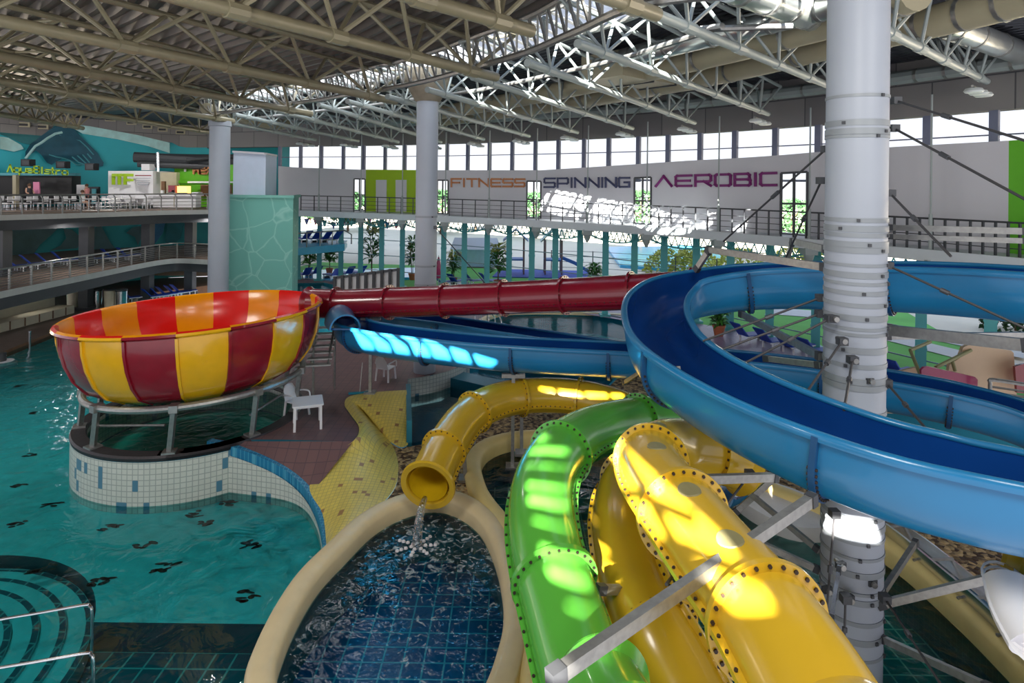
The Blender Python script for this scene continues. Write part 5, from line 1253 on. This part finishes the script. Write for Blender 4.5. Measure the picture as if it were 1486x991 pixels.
for i,(x,Z) in enumerate(pos):
    p = P(x, 300, Z); tree('leafy tree far outside beyond the plaza, number %d from the left' % (i+1), (p.x,p.y,1.2), random.uniform(5.8,7.2), random.uniform(3,4), 40+i, 'trees outside')
for i,(x,y,w,h) in enumerate(((975,395,2.6,2.0),(1010,400,2.4,2.2),(1075,392,2.2,2.0),(1150,392,2.2,2.0),(1195,396,2.6,2.2),(1440,395,2.6,2.2),(1475,480,1.6,2.0))):
    p = PZ(x,y,1.3); r = thing('hedge_bush', 'rounded hedge bush outside the glass, number %d from the left' % (i+1), 'bush', tuple(p), group='bushes outside', local=True); random.seed(i+90)
    b = MB()
    for k in range(700):
        u = random.uniform(0,1); a = random.uniform(0,2*PI); q = math.sqrt(1-u*u*.9)*random.uniform(.8,1)
        c = V((math.cos(a)*q*w, math.sin(a)*q*w, u*h)); d1 = V([random.uniform(-1,1) for _ in range(3)]).normalized()*.2; d2 = V([random.uniform(-1,1) for _ in range(3)]).normalized()*.2
        b.face([c-d1, c+d2*.6, c+d1, c-d2*.6])
    b.build('bush_leaves', leaf2 if i < 5 else treeg, r)
    b = MB(); b.tube([(0,0,0),(0,0,h*.6)], [.1,.05], 6); b.build('bush_stem', trunk, r)
# ================================================================== OUTSIDE THINGS
pg = thing('playground_house', 'blue playground house with steep roofs on a blue mat outside', 'playground', tuple(PZ(775,398,1.3)), local=True)
pgm = mat('play_blue', (.03,.14,.50), .5); pgw = mat('play_wood', (.20,.12,.14), .6)
b = MB(); b.slab([V((-3.5,-2,0)),V((4.5,-2.4,0)),V((5,2,0)),V((-3,2.5,0))], .08, 0); b.build('play_mat', mat('mat_navy',(.05,.09,.45),.7), pg)
for cx_ in (-1.6,1.6):
    for x in (-.7,.7):
        for y in (-.7,.7):
            b = MB(); b.bar((cx_+x,y,0),(cx_+x,y,3.0),.14,.14); b.build('house_post', pgw, pg)
    b = MB(); b.box((cx_,0,1.3),(1.5,1.5,.12)); b.build('house_floor', pgm, pg)
    for s in (-1,1):
        b = MB(); b.slab([V((cx_,-.95,3.9)),V((cx_+s*1.1,-.95,2.9)),V((cx_+s*1.1,.95,2.9)),V((cx_,.95,3.9))], None or 0, 0) if False else b.face([(cx_,-.95,3.9),(cx_+s*1.1,-.95,2.9),(cx_+s*1.1,.95,2.9),(cx_,.95,3.9)]); b.face([(cx_,-.95,3.8),(cx_+s*1.08,-.95,2.8),(cx_+s*1.08,.95,2.8),(cx_,.95,3.8)]); b.build('roof_slope', pgm if cx_ < 0 else tealc, pg)
b = MB(); b.sweep([V((2.4,0,1.3)),V((3.4,0,.9)),V((4.6,0,.2))], [(-.3,.25),(-.3,0),(.3,0),(.3,.25),(.25,.25),(.25,.05),(-.25,.05),(-.25,.25)]); b.build('small_slide', pgm, pg)
fn = thing('garden_fence', 'thin wire fence beyond the lawn outside', 'fence', tuple(PZ(850,400,1.3)))
fx = [PZ(x,y,1.3) for x,y in ((800,392),(860,394),(920,398),(980,402),(1040,408))]
for p in fx:
    b = MB(); b.bar(p, p+V((0,0,1.8)), .08, .08); b.build('fence_post', darks, fn)
b = MB()
for h in (.3,.8,1.3,1.75): b.tube([p+V((0,0,h)) for p in fx], .02, 4)
b.build('fence_wire', darks, fn)
fl = thing('flag_string', 'string of small coloured pennants outside the glass at the left', 'bunting', tuple(P(430,325,56)))
b = MB(); b.tube([P(x, 320+3*math.sin(x*.08), 56) for x in range(436,600,10)], .03, 4); b.build('string', darks, fl)
for k,x in enumerate(range(445,595,13)):
    b = MB(); y = 320+3*math.sin(x*.08); b.face([P(x-4,y,56),P(x+4,y,56),P(x,y+11,56)]); b.build('pennant', [loungeb, magenta, tealc][k % 3], fl)
tt = thing('white_tent', 'long white and blue pavilion outside behind the palms', 'pavilion', tuple(PZ(690,385,1.3)), local=True)
b = MB(); b.box((0,0,.8),(4,2,1.6)); b.build('pavilion_wall', mat('pavilion_blue',(.45,.68,.85),.6), tt)
b = MB(); b.grid([[(-2.3,-1.2,1.6),(2.3,-1.2,1.6)],[(-2,0,2.6),(2,0,2.6)],[(-2.3,1.2,1.6),(2.3,1.2,1.6)]]); b.build('pavilion_roof', white, tt)
# ================================================================== INDOOR DETAILS
fp_ = thing('screen_fence', 'grey white panel screen standing left of the middle column', 'screen', tuple(PZ(530,425,DECK)))
A, B_ = P(486,425,31.0), P(578,417,29.8); A.z = B_.z = DECK
ta, tb2 = P(486,403,31.0).z, P(578,391,29.8).z
for k in range(8):
    p, q = A.lerp(B_, (k+.08)/8), A.lerp(B_, (k+.92)/8); h0, h1 = ta+(tb2-ta)*(k+.08)/8, ta+(tb2-ta)*(k+.92)/8
    b = MB(); b.slab([V((p.x,p.y,0)),V((q.x,q.y,0)),V((q.x,q.y+.06,0)),V((p.x,p.y+.06,0))], (h0+h1)/2, DECK+.1); b.build('screen_panel', mat('screen_white',(.55,.56,.58),.5), fp_)
for k in range(9):
    p = A.lerp(B_, k/8); b = MB(); b.bar(p-V((0,.05,0)), V((p.x,p.y-.05,ta+(tb2-ta)*k/8+.08)), .14,.14); b.build('screen_post', darks, fp_)
b = MB(); b.bar(V((A.x,A.y,ta)), V((B_.x,B_.y,tb2)), .1,.12); b.build('screen_top_rail', darks, fp_)
# parasol closed
r = thing('folded_parasol', 'folded purple and white parasol beside the middle column', 'parasol', tuple(PZ(636,420,DECK)), local=True)
b = MB(); b.tube([(0,0,0),(0,0,2.4)], .03, 8); b.build('pole', stain, r); b = MB(); b.lathe((0,0,0), [(.04,2.3),(.14,1.9),(.24,1.0),(.16,.8),(.03,.82)], 12); b.build('canopy', magenta, r); b = MB(); b.lathe((0,0,0), [(0,.1),(.28,.08),(.28,0)], 14); b.build('base', white, r)
# squeegee
r = thing('floor_squeegee', 'blue squeegee with a long upright handle left on the deck', 'squeegee', tuple(PZ(522,573,DECK)))
p = PZ(522,572,DECK); b = MB(); b.bar(p+V((-.38,-.08,.05)), p+V((.38,.08,.05)), .06,.08); b.build('blade', bluep, r); b = MB(); b.tube([p+V((0,0,.06)), P(526,526,p.y+.2)], .016, 6); b.build('handle', galv, r)
# stair frame under the red tube start
r = thing('stair_scaffold', 'small metal stair frame with treads under the bowl inlet', 'stairs', tuple(PZ(462,520,DECK)))
for k in range(7):
    c = P(474-k*2, 475+k*9, 22.6-k*.35); b = MB(); b.box(c, (.8,.28,.04), .2); b.build('tread', galv, r)
for dx in (-11,13):
    b = MB(); b.tube([P(474+dx,470,22.8), P(462+dx,530,20.5)], .035, 6); b.build('stringer', galv, r); b = MB(); b.tube([P(476+dx,455,22.8), P(464+dx,512,20.5)], .025, 6); b.build('stair_rail', galv, r)
for x,y0,y1,Z in ((455,470,535,20.9),(486,470,520,22.5)):
    b = MB(); b.tube([P(x,y0,Z), V((P(x,y1,Z).x,Z,DECK))], .04, 6); b.build('scaffold_post', galv, r)
# hand rails in the near pool
for nm, pts, lb in (('near', ((-30,906),(0,899),(60,889),(122,878),(130,880),(133,888),(136,935)), 'upper stainless handrail at the pool steps'), ('far', ((-30,975),(0,969),(60,959),(124,948),(132,950),(135,957),(139,1010)), 'lower stainless handrail at the pool steps')):
    r = thing('pool_handrail', lb, 'handrail', tuple(PZ(60,889,.8)))
    Zr = 8.2*900/(878-259) if nm == 'near' else 8.2*900/(948-259)
    q = [V(PZ(x,y,.8)) if i < 5 else None for i,(x,y) in enumerate(pts)]; last = q[4]; q = q[:5]+[last+V((.06,-.02,-.12)), last+V((.07,-.02,-.9)), last+V((.07,-.02,-1.9))]
    b = MB(); b.tube(smooth(q, 5), .028, 10); b.build('rail_tube', stain, r)
    p = PZ(-25,pts[1][1]+2,.8); b = MB(); b.tube([p, p-V((0,0,2.2))], .026, 8); b.build('rail_leg', stain, r)
# far pool ladder rail
r = thing('pool_ladder_rail', 'small steel handrail at the corner of the far pool', 'handrail', tuple(PZ(705,478,DECK)))
for k in range(3):
    a, c = PZ(690+k*9,474+k*3,DECK), PZ(708+k*9,484+k*2,DECK); b = MB(); b.tube(smooth([a, a+V((0,0,.9)), c+V((0,0,.9)), c], 5), .03, 6); b.build('rail_loop', stain, r)
# overflow trough at the right
out = [PZ(x,y,1.05) for x,y in ((1270,752),(1320,785),(1390,842),(1450,892),(1520,960),(1600,1050))]
r = thing('overflow_trough', 'long stainless steel trough along the right pool edge', 'trough', tuple(out[0]))
sp = smooth(out, 6); b = MB(); b.sweep(sp, [(-.45,.0),(-.42,.0),(-.30,-.2),(.28,-.2),(.35,.28),(.40,.28),(.32,-.26),(-.34,-.26)]); b.build('trough_channel', stain, r)
for k in range(3, len(sp), 6):
    t = (sp[k]-sp[k-1]).normalized(); b = MB(); s_ = V((t.y,-t.x,0)); b.bar(sp[k]-s_*.46, sp[k]+s_*.44, .05, .04); b.build('cross_strap', galv, r)
r = thing('striped_hose_duct', 'ribbed pale plastic duct end at the right edge', 'duct', tuple(P(1480,880,7.5)))
b = MB(); hp = smooth([P(1462,846,7.8), P(1475,890,7.5), P(1500,935,7.2)], 8); b.tube(hp, .26, 18); b.build('duct_pipe', plasticw, r)
for q in hp[::2]:
    b = MB(); b.lathe(q, [(.26,-.02),(.285,0),(.26,.02)], 18, M=Matrix.Rotation(.5, 3, 'X')); b.build('duct_rib', plasticw, r)
tube_slide('yellow_tube_slide', 'yellow slide corner with bolted flange at the right edge', [P(1600,905,7.4), P(1530,860,7.9), P(1465,832,8.3)], .42, yellow, None, 5, (math.radians(170),), .5)
# children's play slide at the right
r = thing('play_slide_tower', 'beige and magenta children play structure behind the lower blue slide', 'play structure', tuple(PZ(1380,560,DECK)))
def plate(nm, pts, Z, mt_, th=.08, par=None, Zs=None):
    b = MB(); q = [P(x, y, (Zs[i] if Zs else Z)) for i,(x,y) in enumerate(pts)]; n = len(q); tri = tessellate_polygon([[V((x,y,0)) for x,y in pts]])
    b.v = [tuple(p) for p in q]+[tuple(p+V((0,th,0))) for p in q]
    for t in tri:
        b.f.append(tuple(t)); b.m.append(0); b.uv.append([(0,0)]*3); b.f.append(tuple(k+n for k in reversed(t))); b.m.append(0); b.uv.append([(0,0)]*3)
    for k in range(n): b.f.append((k,(k+1)%n,(k+1)%n+n,k+n)); b.m.append(0); b.uv.append([(0,0)]*4)
    return b.build(nm, mt_, par)
plate('beige_ramp', [(1392,520),(1398,504),(1410,499),(1440,505),(1468,509),(1471,512),(1475,560),(1476,590),(1420,590),(1376,545),(1378,530)], 18, beige, .12, r)
plate('beige_side', [(1280,545),(1330,533),(1340,560),(1400,600),(1280,600)], 18.5, beige, .1, r)
plate('magenta_panel', [(1337,537),(1341,533),(1348,532),(1415,547),(1419,551),(1418,572),(1340,572)], 17.2, magenta, .08, r)
plate('red_panel', [(1473,532),(1486,528),(1540,522),(1540,575),(1476,570)], 17.5, redt, .08, r)
for a, c in (((1321,508,18),(1336,545,17.4)),((1321,508,18),(1350,496,18.6)),((1358,533,17.5),(1409,508,18)),((1382,524,17.8),(1386,538,17.8))):
    b = MB(); b.tube([P(*a), P(*c)], .05, 8); b.build('frame_pipe', mat('pipe_olive',(.30,.30,.14),.5), r)
rr_ = thing('play_railing', 'grey railing loop beside the beige play slide', 'railing', tuple(P(1440,560,16.8)))
b = MB(); b.tube(smooth([P(1437,570,16.8),P(1437,556,16.8),P(1441,551,16.8),P(1500,560,16.5)],4), .05, 8); b.build('handrail', galv, rr_); b = MB(); b.tube([P(1438,561,16.8),P(1500,570,16.5)], .03, 6); b.tube([P(1438,569,16.8),P(1500,578,16.5)], .03, 6); b.build('rail_bars', galv, rr_)
# left bank: bench and cupboards
bn = thing('long_bench', 'long cream seat bench with backrest at the left pool edge', 'bench', tuple(P(40,470,36)))
a, c = P(-30,492,34), P(96,450,40); a.z = c.z = .35; d = (c-a).normalized(); s_ = V((-d.y,d.x,0))
b = MB(); b.bar(a+V((0,0,.25)), c+V((0,0,.25)), 1.1,.5); b.build('bench_seat', cushion, bn)
b = MB(); b.bar(a+s_*.9+V((0,0,.75)), c+s_*.9+V((0,0,.75)), .25,1.3); b.build('bench_back', cushion, bn)
for k in range(6):
    p = a.lerp(c, k/6+.05)-s_*.56; b = MB(); b.bar(p+V((0,0,.02)), p+V((0,0,.5)), .06,.05); b.build('bench_joint', wood, bn)
for i,(x,y,w_) in enumerate(((106,447,'near the column'),(140,436,'left of the dark boxes'),(160,432,'middle of the dark group'),(176,430,'right of the dark group'))):
    p = P(x, y, 42); p.z = .35; r = thing('waste_bin', 'metal bin on the lowest left floor, %s' % w_, 'bin', tuple(p), local=True, group='bins on the lowest left floor'); b = MB(); b.lathe((0,0,0), [(0,0),(.35,0),(.38,1.1),(.3,1.15),(0,1.15)], 14); b.build('bin_body', stain if i % 2 else cushion, r); b = MB(); b.lathe((0,0,1.15), [(.39,0),(.39,.06),(.1,.12),(0,.12)], 14); b.build('bin_lid', darks, r)
r = thing('pool_edge_post', 'short steel post standing at the left pool edge', 'post', tuple(PZ(43,497,.35))); b = MB(); p = PZ(43,510,0); b.tube([p, p+V((0,0,1.0))], .05, 8); b.build('shaft', stain, r); b = MB(); b.lathe(p+V((0,0,1.0)), [(.07,0),(.07,.06),(0,.1)], 10); b.build('cap', stain, r)
r = thing('white_float_base', 'round white base of the dark column at the left pool edge', 'base', tuple(P(2,528,30))); b = MB(); p = PZ(2,530,0); b.lathe(p, [(0,.22),(.5,.2),(.62,.1),(.62,-.1)], 24); b.build('base_disc', white, r); b = MB(); b.lathe(p, [(.2,.2),(.2,.6),(0,.6)], 16); b.build('base_socket', darks, r)
# lamps
def spotlamp(label, loc, rad=.16, on=True):
    r = thing('ceiling_downlight', label, 'lamp', tuple(loc), local=True, group='ceiling downlights'); b = MB(); b.lathe((0,0,0), [(rad*1.25,-.02),(rad*1.25,.12),(0,.16)], 16); b.build('housing', stain, r); b = MB(); b.lathe((0,0,0), [(0,-.03),(rad,-.025),(rad*1.1,0)], 16); b.build('lens', glow, r)
for i,(x,y,Z,z) in enumerate(((16,322,37,ZM-.45),(140,316,41.5,ZM-.45),(287,310,47,ZM-.45),(193,160,38,12.6),(537,133,25,12.9),(850,40,14,13.4))):
    p = P(x,y,Z); p.z = z; spotlamp('small glowing ceiling lamp, %s' % ['under the upper floor at the left edge','under the upper floor above the bowl left','under the upper floor by the teal tower','between the trusses above the mural','in the light well beside the middle column','in the light well at the top centre'][i], p)
r = thing('water_stream', 'thin stream of water falling from the yellow tube mouth', 'water stream', tuple(P(612,735,14.6)))
mo = P(617,722,14.75); b = MB(); st_ = smooth([mo, mo+V((-.05,-.22,-.12)), mo+V((-.1,-.36,-.45)), mo+V((-.12,-.42,-1.0))], 6); b.tube(st_, [.06+.004*k for k in range(len(st_))], 8); b.build('falling_water', clear('stream_water', (.85,.95,1), 1.5, .15, bump=.8, scale=9, boost=3), r)
b = MB(); c_ = V((st_[-1].x, st_[-1].y, .62))
for k in range(26):
    a = k*.9; q = c_+V((math.cos(a)*.05*k**.7, math.sin(a)*.05*k**.7, 0)); b.lathe(q, [(0,.05),(.04,.03),(.05,0)], 7)
b.build('splash_drops', plasticw, r)
# ================================================================== LIGHT
w = bpy.data.worlds.new('World'); bpy.context.scene.world = w; w.use_nodes = True; nt = w.node_tree; bg = nt.nodes['Background']
tc = nt.nodes.new('ShaderNodeTexCoord'); sx = nt.nodes.new('ShaderNodeSeparateXYZ'); nt.links.new(tc.outputs['Generated'], sx.inputs[0])
rp = nt.nodes.new('ShaderNodeValToRGB'); nt.links.new(sx.outputs['Z'], rp.inputs['Fac']); e = rp.color_ramp.elements
e[0].position = 0; e[0].color = (.90,.88,.92,1); e[1].position = .6; e[1].color = (.55,.70,1,1)
nt.links.new(rp.outputs['Color'], bg.inputs['Color']); bg.inputs['Strength'].default_value = 1.3
sd = bpy.data.lights.new('sun', 'SUN'); sd.energy = 85; sd.angle = .006; sd.color = (1,.93,.82)
so = bpy.data.objects.new('sun', sd); COL.objects.link(so); so.rotation_mode = 'QUATERNION'; so.rotation_quaternion = V((.70,2.5,-1)).to_track_quat('-Z', 'Y')
def arealamp(loc, size, power, col=(1,.96,.9), tgt=None):
    l = bpy.data.lights.new('fill_or_downlight', 'AREA'); l.shape = 'DISK'; l.size = size; l.energy = power; l.color = col
    o = bpy.data.objects.new('fill_or_downlight', l); COL.objects.link(o); o.location = loc
    if tgt: o.rotation_mode = 'QUATERNION'; o.rotation_quaternion = (V(tgt)-V(loc)).to_track_quat('-Z', 'Y')
for loc, s, pw, tg in FILL_AND_LAMPS:
    arealamp(loc, s, pw, tgt=tg)
    if s > .8:  # made-up housing around each wide fill light, out of view
        r = thing('fill_light_housing', 'round housing added around an unseen fill light', 'lamp', loc, group='housings of added fill lights', local=True)
        r.rotation_mode = 'QUATERNION'; r.rotation_quaternion = (V(tg)-V(loc)).to_track_quat('-Z', 'Y')
        b = MB(); b.lathe((0,0,.06), [(s/2+.12,-.1),(s/2+.12,.25),(s/2,.35),(.1,.4)], 32); b.build('housing', stain, r)
        b = MB(); b.tube([(0,0,.4),(0,0,.9)], .06, 8); b.build('mount', galv, r)
cam = bpy.data.cameras.new('camera'); co = bpy.data.objects.new('camera', cam); COL.objects.link(co)
cam.sensor_width = 36; cam.lens = 36*F/1486; cam.shift_y = -(495.5-HY)/1486; cam.clip_end = 600; cam.clip_start = .1
co.matrix_world = Matrix(((CA,-SA,0,0),(0,0,-1,0),(SA,CA,0,EYE),(0,0,0,1)))
sc = bpy.context.scene; sc.camera = co
sc.view_settings.view_transform = 'Standard'; sc.view_settings.look = 'None'; sc.view_settings.gamma = 1; sc.view_settings.exposure = EXPO
sc.view_settings.use_curve_mapping = False
sc.cycles.use_denoising = True; sc.cycles.max_bounces = 8; sc.cycles.transparent_max_bounces = 24; sc.cycles.sample_clamp_indirect = 6; sc.cycles.caustics_reflective = False; sc.cycles.caustics_refractive = False
